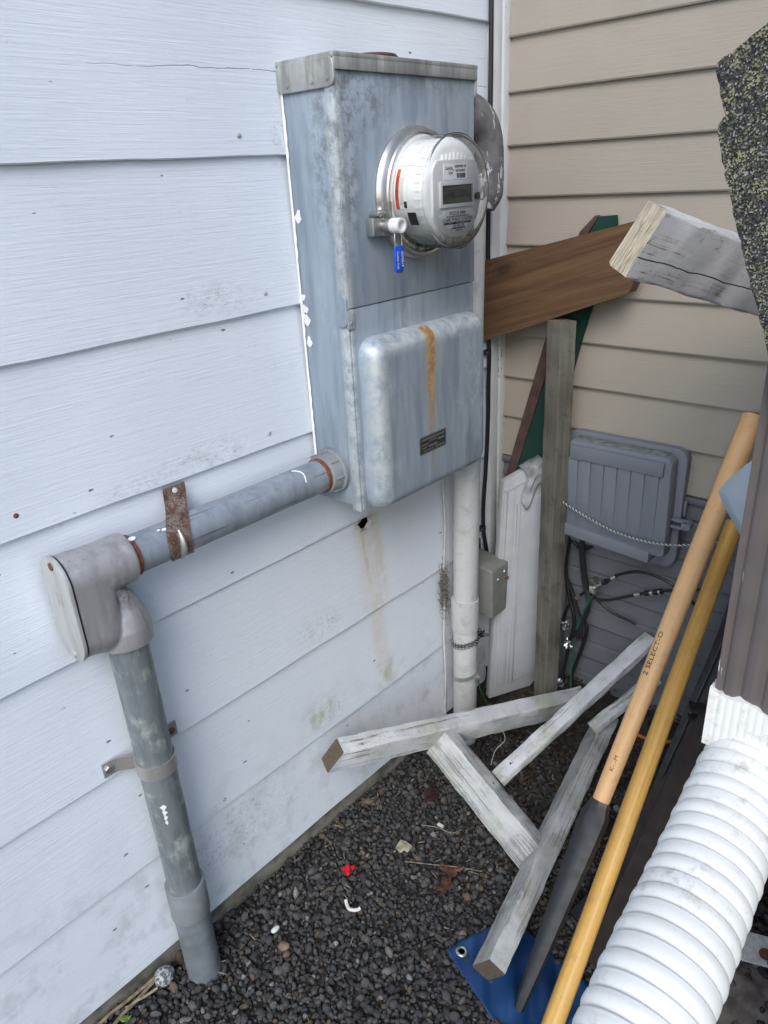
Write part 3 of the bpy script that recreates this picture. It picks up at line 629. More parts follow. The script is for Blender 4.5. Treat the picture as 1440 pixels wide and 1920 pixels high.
for (a0, a1, b0, b1) in ((-0.034, 0.02, 0.0085, 0.0125), (0.022, 0.034, 0.0085, 0.0125), (-0.012, 0.012, 0.0035, 0.0062), (-0.034, -0.014, -0.0005, 0.0022), (0.015, 0.034, 0.0, 0.004), (-0.034, -0.02, -0.007, -0.004), (-0.014, 0.012, -0.0075, -0.003), (-0.03, 0.0, -0.0125, -0.0105), (0.006, 0.034, -0.0125, -0.0095)):
    marks.append(box((0.1524, -0.4645 + a0, 0.923 + b0), (0.1531, -0.4645 + a1, 0.923 + b1)))
mk("embossed_line", merge(*marks), simple("plate worn metal", (0.24, 0.24, 0.225), 0.45, 0.6, 0.3, 300), npl, smooth=False)
# dried caulk along the wall edge
cv = []
for i in range(60):
    z = 0.86 + i * (1.545 - 0.86) / 59; w = (0.0008 + 0.0022 * abs(math.sin(i * 1.7)) * (1 if (i // 6) % 2 == 0 or i < 14 else 0.3))
    cv += [(-0.002, YL - 0.0012, z), (0.0025 + w, YL - 0.0016, z), (0.0, YL - 0.0025 - w * 0.3, z)]
mk("caulk_bead", (cv, [(i * 3, i * 3 + 3, i * 3 + 4, i * 3 + 1) for i in range(59)] + [(i * 3 + 1, i * 3 + 4, i * 3 + 5, i * 3 + 2) for i in range(59)]), M['paint'], mb)
for k, (xa, za, s_) in enumerate(((0.006, 1.205, 0.007), (0.008, 1.185, 0.009), (0.01, 1.168, 0.010), (0.012, 1.13, 0.008), (0.013, 1.335, 0.009))):
    mk("paint_smear", prism([(s_ * math.cos(a) * (1 + 0.35 * math.sin(3 * a + k)) * 0.8, s_ * math.sin(a) * (1 + 0.3 * math.cos(2 * a + k))) for a in [2 * math.pi * q / 12 for q in range(12)]], (xa, YL - 0.0004, za), (1, 0, 0), (0, 0, 1), (0, -0.0006, 0)), M['paint'], mb, smooth=False)

# ================================================================== electric meter
MC = Vector((0, -0.4505, 1.3585)); MX = 0.2105
em = thing("electric_meter", (0.117, MC.y, MC.z - 0.1), "round glass electric meter with digital display on the metal box", "electric meter")
def ml(prof, n=56, **kw): return lathe(prof, (0, MC.y, MC.z), (1, 0, 0), n, **kw)
ringo = mk("clamp_ring", ml([(0.085, 0.116), (0.1035, 0.116), (0.1045, 0.121), (0.1015, 0.124), (0.0985, 0.130), (0.0985, 0.138), (0.0965, 0.1405), (0.093, 0.1395), (0.092, 0.131), (0.085, 0.130)], 64, loop=True), M['ring'], em)
mk("base_flange", ml([(0.0915, 0.118), (0.0915, 0.1345), (0.0895, 0.1365), (0.0862, 0.1365), (0.0852, 0.139), (0.0835, 0.139), (0.0, 0.139)]), M['meter'], em)
mk("housing", ml([(0.0815, 0.1385), (0.0812, 0.188), (0.0795, 0.1945), (0.075, 0.1985), (0.068, 0.1995), (0.0, 0.1995)]), M['meter'], em)
# moulded ridges round the front shoulder
for k in range(40):
    a = 2 * math.pi * (k + 0.5) / 40
    if 0.12 < abs(((a + math.pi) % (2 * math.pi)) - math.pi) or True:
        rd = Vector((0, math.sin(a), math.cos(a))); tn = Vector((0, math.cos(a), -math.sin(a)))
        c0 = Vector((0.186, MC.y, MC.z)) + rd * 0.0808
        if k == 0: RV = None
        vv = []
        for (dx, dr, tw) in ((-0.004, 0.0002, 0.0013), (0.004, -0.0002, 0.0012), (0.010, -0.0035, 0.001)):
            for s_ in (-1, 1): vv.append(c0 + Vector((dx, 0, 0)) + rd * (dr + 0.0016) + tn * (tw * s_))
            for s_ in (1, -1): vv.append(c0 + Vector((dx, 0, 0)) + rd * (dr - 0.002) + tn * (tw * s_))
        mk("shoulder_rib", (vv, [(0, 1, 2, 3), (4, 5, 1, 0), (5, 6, 2, 1), (7, 4, 0, 3), (8, 9, 5, 4), (9, 10, 6, 5), (11, 8, 4, 7), (11, 10, 9, 8)]), M['meter'], em, smooth=False)
# face plate: clipped disc with a bay at the top
fp = []
for k in range(64):
    a = 2 * math.pi * k / 64; yy = 0.0695 * math.sin(a); zz_ = 0.0695 * math.cos(a); fp.append((max(-0.0615, min(0.0615, yy)), max(-0.0685, min(0.0485, zz_))))
face = mk("face_plate", bev(prism(fp, (0.1985, MC.y, MC.z), (0, 1, 0), (0, 0, 1), (0.005, 0, 0)), 0.0006, 1), M['faceplate'], em)
FX = 0.2037
def fbox(name, y0, z0, y1, z1, x0, x1, mat, parent, r=0.0015):
    return mk(name, prism(rrect(y0, z0, y1, z1, r, 3), (x0, MC.y, MC.z), (0, 1, 0), (0, 0, 1), (x1 - x0, 0, 0)), mat, parent)
for k in range(7): mk("vent_rib", box((0.199, MC.y - 0.034 + k * 0.0105, MC.z + 0.049), (0.2035, MC.y - 0.032 + k * 0.0105, MC.z + 0.0595 - 0.001 * abs(k - 3))), M['meter'], em, smooth=False)
bez = mk("display_bezel", merge(*[prism(q, (FX - 0.0004, MC.y, MC.z), (0, 1, 0), (0, 0, 1), (0.0042, 0, 0)) for q in
      ([(-0.046, 0.0165), (0.044, 0.0165), (0.040, 0.0115), (-0.042, 0.0115)], [(-0.046, -0.0215), (-0.042, -0.0165), (0.040, -0.0165), (0.044, -0.0215)],
       [(-0.046, -0.0215), (-0.046, 0.0165), (-0.042, 0.0115), (-0.042, -0.0165)], [(0.044, -0.0215), (0.040, -0.0165), (0.040, 0.0115), (0.044, 0.0165)])]), M['meter'], face, smooth=False)
lcd = fbox("display", -0.042, -0.0165, 0.040, 0.0115, FX - 0.0004, FX + 0.0006, M['lcd'], face, 0.0008)
def tx(s, size, dy, dz, mat=M['ink'], par=None, x=FX + 0.0012, ws=1.0, name="lettering", al='CENTER'):
    return text(name, s, size, (x, MC.y + dy, MC.z + dz), (0, 1, 0), (0, 0, 1), mat, par or face, 0.0001, al, None, ws)
tx("-088809", 0.020, 0.003, -0.0025, M['lcdink'], face, FX + 0.0009, 1.0, "display_digits")
stk = fbox("top_sticker", -0.034, 0.0195, 0.028, 0.0425, FX - 0.0002, FX + 0.0007, M['label'], face, 0.0008)
tx("Landis", 0.0075, -0.0205, 0.0365); tx("Gyr", 0.0075, -0.0165, 0.0295); tx("+", 0.006, -0.009, 0.033)
tx("GRIDPOINT HP", 0.0058, 0.0095, 0.0385, ws=0.8); tx("0302602832", 0.0055, 0.0095, 0.0325, ws=0.95)
lp = []
for k in range(48):
    a = 2 * math.pi * k / 48; r_ = 0.0595; lp.append((max(-0.0475, min(0.047, r_ * math.sin(a))), min(-0.0265, r_ * math.cos(a))))
lp = [q for i, q in enumerate(lp) if i == 0 or (abs(q[0] - lp[i - 1][0]) + abs(q[1] - lp[i - 1][1])) > 1e-5]
lp2 = [(-0.034, -0.0265), (-0.036, -0.031), (-0.047, -0.033)] + [(0.0588 * math.sin(R(a)), 0.0588 * math.cos(R(a))) for a in range(232, 122, -6)] + [(0.0475, -0.033), (0.042, -0.0262)]
low = mk("lower_label", prism(lp2[::-1], (FX - 0.0002, MC.y, MC.z), (0, 1, 0), (0, 0, 1), (0.0009, 0, 0)), M['label'], face, smooth=False)
tx("FOCUS kWh", 0.0082, 0.001, -0.0315); tx("TYPE AX FORM 2S CL200 240V 3W 60Hz Kh 7.2", 0.0038, 0.001, -0.0363, ws=0.82); tx("CLARK PUBLIC UTILITIES", 0.0076, 0.0005, -0.0412, ws=0.98)
tx("120 744 270", 0.0062, 0.003, -0.0512); tx("Landis+Gyr", 0.0045, 0.004, -0.0575)
def barcode(y0, y1, z0, z1, seed):
    rg_ = random.Random(seed); q = []; y = y0
    while y < y1:
        w = rg_.choice((0.0005, 0.0008, 0.0011)); q.append(box((FX + 0.0006, MC.y + y, MC.z + z0), (FX + 0.0010, MC.y + y + w, MC.z + z1))); y += w + rg_.choice((0.0004, 0.0006, 0.0009))
    mk("barcode", merge(*q), M['ink'], face, smooth=False)
barcode(-0.037, 0.036, -0.0482, -0.0445, 1); barcode(-0.0, 0.022, 0.0215, 0.0285, 2); barcode(-0.017, 0.021, -0.0555, -0.0534, 3)
# warning label and black patch wrapped round the side of the housing
def wrapside(name, a0, a1, x0, x1, mat, r=0.0820, n=14, parent=None):
    v, f = [], []
    for rr in (r, r + 0.0005):
        for k in range(n + 1):
            a = a0 + (a1 - a0) * k / n; rd = Vector((0, math.sin(a), math.cos(a)))
            for x in (x0, x1): v.append(Vector((x, MC.y, MC.z)) + rd * rr)
    m = 2 * (n + 1)
    for k in range(n):
        f.append((m + 2 * k, m + 2 * k + 1, m + 2 * k + 3, m + 2 * k + 2)); f.append((2 * k, 2 * k + 2, 2 * k + 3, 2 * k + 1))
        f.append((2 * k, m + 2 * k, m + 2 * k + 2, 2 * k + 2)); f.append((2 * k + 1, 2 * k + 3, m + 2 * k + 3, m + 2 * k + 1))
    f.append((0, 1, m + 1, m)); f.append((2 * n, m + 2 * n, m + 2 * n + 1, 2 * n + 1))
    return mk(name, (v, f), mat, parent or em)
A0, A1 = R(-104), R(-62)
wl = wrapside("warning_label", A0, A1, 0.1425, 0.1665, M['label'])
wrapside("warning_strip", A0, A1, 0.1425, 0.1495, M['red'], 0.0823, parent=wl)
def side_text(s, size, x, amid, mat, ws=1.0):   # reads upwards round the drum
    def wr(px, py, pz):
        a = amid + px / 0.0828; return Vector((x + 0 - py, MC.y, MC.z)) + Vector((0, math.sin(a), math.cos(a))) * (0.0831 + pz)
    return text("lettering", s, size, (0, 0, 0), (1, 0, 0), (0, 1, 0), mat, wl, 0.0001, 'CENTER', wr, ws)
side_text("WARNING", 0.0062, 0.1460, R(-82), M['ink'], 1.25)
rg_ = random.Random(5)
for i in range(5):
    wrapside("fine_print", A0 + R(2 + 3 * rg_.random()), A1 - R(1.5 + 8 * rg_.random()), 0.1512 + i * 0.0017, 0.1517 + i * 0.0017, simple("fine print grey", (0.42, 0.42, 0.42), 0.6), 0.0824, 10, wl)
wrapside("emblem", R(-103), R(-96), 0.1595, 0.1655, M['ink'], 0.0824, 4, wl)
wrapside("notice", R(-58), R(-30), 0.1425, 0.172, M['label'])
for i in range(6): wrapside("fine_print", R(-56 + (i % 3)), R(-34), 0.146 + i * 0.0036, 0.1468 + i * 0.0036, M['faceplate'], 0.0824, 10, em)
wrapside("sensor_window", R(-123), R(-108), 0.163, 0.180, simple("dark window", (0.035, 0.037, 0.042), 0.25, 0, 0.05), 0.0820)
# lever on the right of the face
lev = mk("reset_lever", tube(catmull([(0.207, MC.y + 0.056, MC.z - 0.012), (0.209, MC.y + 0.060, MC.z - 0.004), (0.210, MC.y + 0.066, MC.z + 0.006), (0.209, MC.y + 0.070, MC.z - 0.002), (0.207, MC.y + 0.073, MC.z - 0.013), (0.207, MC.y + 0.057, MC.z - 0.014)], 6), 0.0016, 8), M['meter'], em)
mk("lever_pin", lathe([(0.006, 0), (0.006, 0.004), (0.004, 0.005), (0.0, 0.005)], (0.2045, MC.y + 0.055, MC.z - 0.008), (1, 0, 0), 16), M['lcd'], em)
# clear cover: thin shell with rim
def mat_clear():
    k = NT("clear polycarbonate"); tr = k.n("BsdfTransparent"); gl = k.n("BsdfGlossy"); fr = k.n("Fresnel"); mx = k.n("MixShader")
    tr.inputs[0].default_value = (0.985, 0.99, 0.985, 1); gl.inputs["Roughness"].default_value = 0.06; fr.inputs["IOR"].default_value = 1.22
    k.t.links.new(fr.outputs[0], mx.inputs[0]); k.t.links.new(tr.outputs[0], mx.inputs[1]); k.t.links.new(gl.outputs[0], mx.inputs[2]); k.t.links.new(mx.outputs[0], k.out.inputs[0]); k.t.nodes.remove(k.b); return k.m
M['clear'] = mat_clear()
mk("clear_cover", ml([(0.0868, 0.138), (0.0862, 0.196), (0.0855, 0.2045), (0.083, 0.2098), (0.080, 0.2118), (0.0, 0.2130)], 72, cap=False), M['clear'], em)
mk("cover_rim", ml([(0.0872, 0.2015), (0.0882, 0.2035), (0.0878, 0.2062), (0.0862, 0.2068), (0.0858, 0.2035), (0.0862, 0.2012)], 72, loop=True), M['clear'], em)
# ring lock
lk = Vector((0.128, -0.556, 1.316))
mk("ring_lug", merge(box((0.118, -0.581, 1.300), (0.136, -0.549, 1.329), 0.003), box((0.120, -0.575, 1.331), (0.143, -0.556, 1.337), 0.002), bev(prism([(0.135, 1.300), (0.139, 1.300), (0.139, 1.352), (0.135, 1.345)], (0, -0.560, 0), (1, 0, 0), (0, 0, 1), (0, 0.022, 0)), 0.001, 1)), M['ring'], ringo)
mk("lock_barrel", lathe([(0.0100, 0.006), (0.0100, 0.026), (0.0095, 0.027), (0.0, 0.027)], lk, (1, 0, 0), 24), M['ring'], ringo)
mk("lock_tip", lathe([(0.0085, 0.0265), (0.0115, 0.0265), (0.0118, 0.033), (0.0108, 0.0335), (0.0108, 0.0365), (0.0118, 0.037), (0.0115, 0.046), (0.0085, 0.046), (0.0078, 0.034), (0.0, 0.034)], lk, (1, 0, 0), 24), M['meter'], ringo)
# blue security seal
ss = thing("security_seal", (0.166, -0.556, 1.243), "blue plastic seal tag hanging on wire from the meter ring lock", "seal tag")
tagp = [(-0.0105, 0.021), (0.0105, 0.021), (0.0105, -0.014), (0.006, -0.0205), (-0.006, -0.0205), (-0.0105, -0.016)]
sb = mk("tag", bev(prism(tagp, (0.1635, -0.557, 1.264), (0, 1, 0), (0, 0, 1), (0.0045, 0, 0)), 0.0008, 2), M['blue'], ss)
mk("tag_ridge", box((0.1678, -0.5575, 1.247), (0.1688, -0.5555, 1.280), 0.0004), M['blue'], ss)
mk("wire_loop", tube(catmull([(0.166, -0.5655, 1.284), (0.166, -0.5655, 1.299), (0.163, -0.562, 1.306), (0.160, -0.557, 1.307), (0.164, -0.552, 1.305), (0.166, -0.549, 1.298), (0.166, -0.549, 1.284)], 5), 0.0008, 6), M['steel'], ss)
text("lettering", "0072319", 0.0062, (0.1681, -0.5512, 1.2645), (0, 0, -1), (0, 1, 0), M['label'], ss, 0.0001, 'CENTER', None, 1.1)
text("lettering", "CLARK PUD", 0.0050, (0.1681, -0.5622, 1.2635), (0, 0, -1), (0, 1, 0), M['label'], ss, 0.0001, 'CENTER', None, 1.05)

# ================================================================== steel conduit run
HZ, HX = 0.895, 0.046; VX, VY = 0.050, -1.090
cr = thing("steel_conduit", (VX, VY, 0), "grey steel conduit run from the meter box through an elbow down into the gravel", "conduit")
hp = mk("horizontal_pipe", tube([(HX, -1.085 + i * 0.0228, HZ + 0.0002 * math.sin(i)) for i in range(20)], 0.0302, 40), M['pipe'], cr)
def ring_y(y0, y1, r0, name, mat, par, extra=0.0): return mk(name, lathe([(r0 - 0.003, y0), (r0, y0 + 0.0015), (r0, y1 - 0.0015), (r0 - 0.003, y1)], (HX, 0, HZ), (0, 1, 0), 40), mat, par)
ring_y(-1.062, -1.050, 0.0325, "rust_band", M['rust'], hp); ring_y(-0.672, -0.660, 0.0322, "rust_band", M['rust'], hp)
hub = mk("hub_fitting", lathe([(0.033, -0.663), (0.0365, -0.661), (0.0385, -0.653), (0.0385, -0.640), (0.0430, -0.638), (0.0430, -0.628), (0.02, -0.6275)], (HX, 0, HZ), (0, 1, 0), 44), M['pvcgrey'], cr)
for k in range(8):
    a = 2 * math.pi * k / 8; rd = Vector((math.cos(a), 0, math.sin(a))); tn = Vector((-math.sin(a), 0, math.cos(a))); c0 = Vector((HX, -0.6495, HZ)) + rd * 0.039
    vv = [c0 + rd * r_ + tn * t_ + Vector((0, y_, 0)) for y_ in (-0.009, 0.009) for r_, t_ in ((-0.001, -0.0015), (0.0018, -0.001), (0.0018, 0.001), (-0.001, 0.0015))]
    mk("hub_rib", (vv, [(0, 1, 2, 3), (7, 6, 5, 4), (0, 4, 5, 1), (1, 5, 6, 2), (2, 6, 7, 3), (3, 7, 4, 0)]), M['pvcgrey'], hub, smooth=False)
vp = mk("vertical_pipe", tube([(VX, VY + 0.004 * (1 - i / 20), 0.215 + i * 0.0285) for i in range(21)], 0.0302, 40), M['vpipe'], cr)
mk("rust_band", lathe([(0.0300, 0.766), (0.0325, 0.768), (0.0325, 0.776), (0.03, 0.778)], (VX, VY, 0), (0, 0, 1), 40), M['rust'], vp)
mk("coupling", lathe([(0.0312, 0.245), (0.0345, 0.245), (0.0355, 0.243), (0.0355, 0.170), (0.0345, 0.168), (0.031, 0.168)], (VX, VY + 0.003, 0), (0, 0, 1), 44), M['pvcgrey'], cr)
mk("lower_pipe", tube([(VX, VY + 0.003, 0.20), (VX, VY + 0.003, 0.1), (VX, VY + 0.003, -0.05)], 0.0322, 40), simple("blue grey plastic pipe", (0.17, 0.19, 0.205), 0.5, 0, 0.2, 25, 0.15), cr)
# conduit body (elbow): lofted casting blended by a fine remesh
secs = []
for y, z0, z1, wx in ((-1.166, 0.777, 0.938, 0.0380), (-1.150, 0.775, 0.938, 0.0390), (-1.134, 0.770, 0.937, 0.0392), (-1.122, 0.769, 0.936, 0.0385), (-1.112, 0.770, 0.9355, 0.037), (-1.105, 0.776, 0.9345, 0.033), (-1.100, 0.79, 0.932, 0.026)):
    secs.append([(VX - 0.003 + a, y, (z0 + z1) / 2 + b) for a, b in rrect(-wx, -(z1 - z0) / 2, wx, (z1 - z0) / 2, wx * 0.985, 8)])
m_ = len(secs[0]); lv = [p for r_ in secs for p in r_]; lf = [(i * m_ + k, i * m_ + (k + 1) % m_, (i + 1) * m_ + (k + 1) % m_, (i + 1) * m_ + k) for i in range(len(secs) - 1) for k in range(m_)]
lf += [tuple(reversed(range(m_))), tuple((len(secs) - 1) * m_ + k for k in range(m_))]
hubv = lathe([(0.0385, -1.160), (0.0390, -1.10), (0.0390, -1.063), (0.037, -1.0605)], (HX + 0.001, 0, HZ + 0.002), (0, 1, 0), 40)
hubd = lathe([(0.038, 0.7675), (0.0408, 0.769), (0.0412, 0.782), (0.0405, 0.797), (0.034, 0.820), (0.024, 0.845), (0.012, 0.862)], (VX, VY, 0), (0, 0, 1), 40)
elb = mk("elbow_body", merge((lv, lf), hubv, hubd), M['lb'], cr)
rm = elb.modifiers.new("cast", 'REMESH'); rm.mode = 'VOXEL'; rm.voxel_size = 0.0019; rm.use_smooth_shade = True
smd = elb.modifiers.new("soft", 'SMOOTH'); smd.factor = 0.5; smd.iterations = 4
cp = rrect(-0.0398, -0.0865, 0.0398, 0.0800, 0.0397, 10)
cov = mk("elbow_cover", bev(prism(cp, (VX - 0.003, -1.1645, 0.861), (1, 0, 0), (0, 0, 1), (0, -0.0050, 0)), 0.0012, 2), M['lbcover'], cr)
mk("gasket", prism(rrect(-0.0388, -0.0855, 0.0388, 0.0790, 0.0387, 10), (VX - 0.003, -1.1618, 0.861), (1, 0, 0), (0, 0, 1), (0, -0.0028, 0)), M['blackpl'], cr)
mk("cover_screw", lathe([(0.0062, 0), (0.0058, 0.0018), (0.0, 0.0024)], (VX - 0.002, -1.1694, 0.928), (0, -1, 0), 14), M['rust'], cov)
mk("cover_screw", lathe([(0.0062, 0), (0.0058, 0.0018), (0.0, 0.0024)], (VX - 0.002, -1.1694, 0.785), (0, -1, 0), 14), M['lbcover'], cov)
mk("cast_mark", merge(box((VX - 0.008, -1.1704, 0.884), (VX + 0.006, -1.1694, 0.886)), box((VX - 0.008, -1.1704, 0.866), (VX - 0.006, -1.1694, 0.884)), box((VX + 0.004, -1.1704, 0.868), (VX + 0.006, -1.1694, 0.884)), box((VX - 0.004, -1.1704, 0.874), (VX + 0.002, -1.1694, 0.876))), M['lbcover'], cov, smooth=False)
drip = []
for (s_, y, a) in ((0.0042, -1.052, 70), (0.0018, -1.010, 62), (0.0026, -1.002, 58)):
    rd = Vector((math.cos(R(a)), 0, math.sin(R(a)))); tn = Vector((-math.sin(R(a)), 0, math.cos(R(a))))
    drip.append(prism([(s_ * 1.5 * math.cos(q), s_ * math.sin(q)) for q in [2 * math.pi * k / 10 for k in range(10)]], Vector((HX, y, HZ)) + rd * 0.0325, (0, 1, 0), tn, rd * 0.0006))
mk("paint_drip", merge(*drip), M['paint'], cr, smooth=False)
mk("paint_drip", tube([Vector((HX, -0.731 + 0.006 * math.sin(k * 0.5) + k * 0.0016, HZ)) + Vector((math.cos(R(88 - k * 8)), 0, math.sin(R(88 - k * 8)))) * 0.0306 for k in range(9)], 0.0012, 6), M['paint'], cr)
mk("paint_drip", merge(*[prism([((0.0045 - 0.0008 * k) * math.cos(q) * (1 + 0.5 * math.sin(3 * q + k)), 0.006 * math.sin(q) * (1 + 0.3 * math.cos(5 * q))) for q in [2 * math.pi * j / 9 for j in range(9)]], Vector((VX, VY + 0.003, zc_)) + Vector((math.cos(R(-36)), math.sin(R(-36)), 0)) * 0.0301, (math.sin(R(36)), math.cos(R(36)), 0), (0, 0, 1), Vector((math.cos(R(-36)), math.sin(R(-36)), 0)) * 0.0008) for k, zc_ in enumerate((0.452, 0.441, 0.431, 0.421))]), M['paint'], cr, smooth=False)

# straps
def band(path, wdir, w, th):
    """flat band along path, width along wdir"""
    path = [Vector(p) for p in path]; wd = Vector(wdir).normalized(); v, f = [], []
    for i, p in enumerate(path):
        t = (path[min(i + 1, len(path) - 1)] - path[max(i - 1, 0)]).normalized(); nn = t.cross(wd).normalized()
        for a, b in ((-w / 2, -th / 2), (w / 2, -th / 2), (w / 2, th / 2), (-w / 2, th / 2)): v.append(p + wd * a + nn * b)
    for i in range(len(path) - 1):
        for k in range(4): f.append((i * 4 + k, i * 4 + (k + 1) % 4, i * 4 + 4 + (k + 1) % 4, i * 4 + 4 + k))
    f.append((3, 2, 1, 0)); m = (len(path) - 1) * 4; f.append((m, m + 1, m + 2, m + 3)); return v, f
p1 = [(0.008, 0, 0.961), (0.010, 0, 0.949), (0.016, 0, 0.938), (0.026, 0, 0.9305)] + [(HX + 0.0325 * math.cos(R(a)), 0, HZ + 0.0325 * math.sin(R(a))) for a in range(100, -75, -7)]
st1 = thing("pipe_strap", (0.03, -0.950, 0.86), "rusted one-hole strap over the horizontal steel pipe", "pipe strap")
mk("band", band([(a, -0.936 - 0.052 * min(1.0, a / 0.078), c_) for a, b, c_ in p1], (0, 1, 0), 0.040, 0.0026), M['rusty'], st1, ang=50)
mk("bead", tube([(HX + 0.0345 * math.cos(R(a)), -0.984, HZ + 0.0345 * math.sin(R(a))) for a in range(40, -54, -6)], lambda t: 0.0058 * math.sin(math.pi * max(0.06, min(0.94, t))) ** 0.6, 10, squash=0.9), M['strap'], st1)
mk("nail_head", lathe([(0.0046, 0), (0.0042, 0.0018), (0.0, 0.0026)], (0.0105, -0.942, 0.953), (1, 0, 0.15), 14), M['whitepl'], st1)
ZS = 0.527
p2 = [(0.0035, -1.158, ZS), (0.0035, -1.142, ZS), (0.006, -1.132, ZS)] + [(VX + 0.0322 * math.cos(R(a)), VY + 0.002 + 0.0322 * math.sin(R(a)), ZS) for a in range(-142, 143, 9)] + [(0.006, -1.046, ZS), (0.0035, -1.038, ZS), (0.0035, -1.018, ZS)]
st2 = thing("pipe_strap", (0.03, VY, 0.51), "grey two-hole strap bolted round the vertical steel pipe", "pipe strap")
mk("band", band(p2, (0, 0, 1), 0.027, 0.0026), M['strap'], st2, ang=50)
mk("bolt", lathe([(0.0075, 0), (0.0075, 0.0035), (0.0062, 0.0045), (0.0, 0.0047)], (0.0045, -1.149, ZS), (1, 0, 0), 6), M['steel'], st2, ang=20)
mk("bolt", lathe([(0.0065, 0), (0.006, 0.003), (0.0, 0.004)], (0.0045, -1.029, ZS), (1, 0, 0), 12), M['rust'], st2)

# ================================================================== white conduit right of the box
wc = thing("white_conduit", (0.06, -0.25, 0), "white painted conduit dropping from a peeling elbow beside the meter box", "conduit")
mk("pipe", tube([(0.06, -0.246 + 0.036 * (i / 20) ** 1.4, 0.0 + 1.375 * i / 20) for i in range(21)], 0.0305, 32), M['pvc'], wc)
mk("coupling", lathe([(0.031, 0.435), (0.0338, 0.435), (0.0342, 0.433), (0.0342, 0.352), (0.0338, 0.350), (0.031, 0.350)], (0.06, -0.242, 0), (0, 0, 1), 36), M['pvc'], wc)
ep = [(0.06, -0.284, 1.480), (0.06, -0.252, 1.482), (0.06, -0.217, 1.478), (0.06, -0.190, 1.459), (0.06, -0.179, 1.430), (0.06, -0.177, 1.395), (0.06, -0.178, 1.350), (0.06, -0.184, 1.318)]
mk("elbow", tube(catmull(ep, 5), lambda t: 0.0445 if t < 0.88 else 0.0445 - (t - 0.88) * 0.11, 32), M['lbpeel'], wc, ang=60)
# thin white cable left of the conduit, black cable by the corner, junction box
wcab = mk("white_cable", tube(catmull([(0.004, -0.246, 0.86), (0.004, -0.249, 0.75), (0.006, -0.246, 0.62), (0.005, -0.252, 0.52), (0.012, -0.262, 0.42), (0.008, -0.262, 0.3), (0.011, -0.262, 0.2), (0.004, -0.258, 0.1), (0.009, -0.264, 0.01)], 6), 0.0028, 8), M['wht_cable'])
tag(wcab, "thin white cable running down the siding left of the white conduit", "cable")
bc = thing("black_cable", (0.01, -0.085, 0.47), "black cable clipped down the siding beside the white corner board", "cable")
mk("cable", tube(catmull([(0.007, -0.069, 3.0), (0.007, -0.0685, 2.2), (0.007, -0.068, 1.6), (0.007, -0.072, 1.4), (0.007, -0.0745, 1.22), (0.008, -0.073, 1.05), (0.010, -0.0715, 1.0), (0.007, -0.069, 0.93), (0.007, -0.070, 0.84), (0.007, -0.078, 0.72), (0.007, -0.088, 0.62), (0.009, -0.090, 0.55), (0.012, -0.084, 0.50), (0.014, -0.079, 0.468)], 8), 0.0052, 10), M['black'], bc)
for y, z in ((-0.0715, 1.002), (-0.0895, 0.552)):
    cl = mk("clip", merge(box((-0.004, y - 0.013, z - 0.005), (0.0095, y + 0.0085, z + 0.005), 0.002), tube([(0.007, y, z - 0.005), (0.007, y, z + 0.005)], 0.0075, 12)), M['blackpl'], bc)
    mk("clip_nail", lathe([(0.0024, 0), (0.0022, 0.001), (0.0, 0.0015)], (0.0095, y - 0.009, z), (1, 0, 0), 8), M['steel'], cl)
jb = thing("junction_box", (0.04, -0.12, 0.345), "small grey box mounted right of the white conduit", "junction box")
mk("body", bev(([(0.0, -0.176, 0.362), (0.092, -0.172, 0.348), (0.092, -0.098, 0.348), (0.0, -0.098, 0.362), (0.0, -0.176, 0.500), (0.092, -0.172, 0.488), (0.092, -0.098, 0.488), (0.0, -0.098, 0.500)], box((0, 0, 0), (1, 1, 1))[1]), 0.006, 3), M['jbox'], jb)
mk("bracket", box((-0.008, -0.165, 0.49), (0.008, -0.100, 0.528), 0.002), M['darkbrown'], jb)
for y, z, r_ in ((-0.118, 0.466, 0.0042), (-0.146, 0.455, 0.0028)):
    mk("screw", lathe([(r_ + 0.002, 0), (r_ + 0.001, 0.001), (r_, 0.003), (0.0, 0.0035)], (0.092, y, z), (1, 0, 0), 12), M['steel'], jb)
mk("lock_stud", lathe([(0.0038, 0), (0.0038, 0.010), (0.0, 0.011)], (0.092, -0.116, 0.450), (1, 0, 0), 8), M['rust'], jb)
# wires wrapped round the conduit
def coil(z, r, turns, rise, rad_, seed, y=-0.243):
    rg_ = random.Random(seed); n = int(24 * turns); p = []
    for i in range(n):
        a = 2 * math.pi * i / 24; p.append((0.06 + (r + rg_.uniform(-0.0006, 0.0006)) * math.cos(a), y + r * math.sin(a), z + rise * i / n + rg_.uniform(-0.0008, 0.0008) + 0.006 * math.sin(a + 1.0)))
    return tube(p, rad_, 6)
tw1 = thing("twisted_wire", (0.06, -0.243, 0.29), "dark twisted wire wound round the white conduit below its coupling", "wire")
mk("strand", coil(0.302, 0.0325, 3.1, 0.022, 0.0017, 1), M['twine'], tw1); mk("strand", coil(0.309, 0.0332, 2.6, 0.014, 0.0015, 2), M['blackpl'], tw1)
rg_ = random.Random(9); kn = [Vector((0.085, -0.205, 0.325)) + Vector((rg_.uniform(-1, 1) * 0.012, rg_.uniform(-1, 1) * 0.012, rg_.uniform(-1, 1) * 0.012)) for _ in range(26)]
mk("knot", tube(catmull(kn, 3), 0.0013, 5), M['blackpl'], tw1)
gcw = thing("ground_clamp", (0.06, -0.244, 0.2), "perforated ground clamp with green wire round the foot of the white conduit", "clamp")
mk("band", band([(0.06 + 0.0318 * math.cos(R(a)), -0.2445 + 0.0318 * math.sin(R(a)), 0.214 + 0.008 * math.sin(R(a + 60))) for a in range(0, 361, 12)], (0, 0, 1), 0.011, 0.0016), M['strap'], gcw)
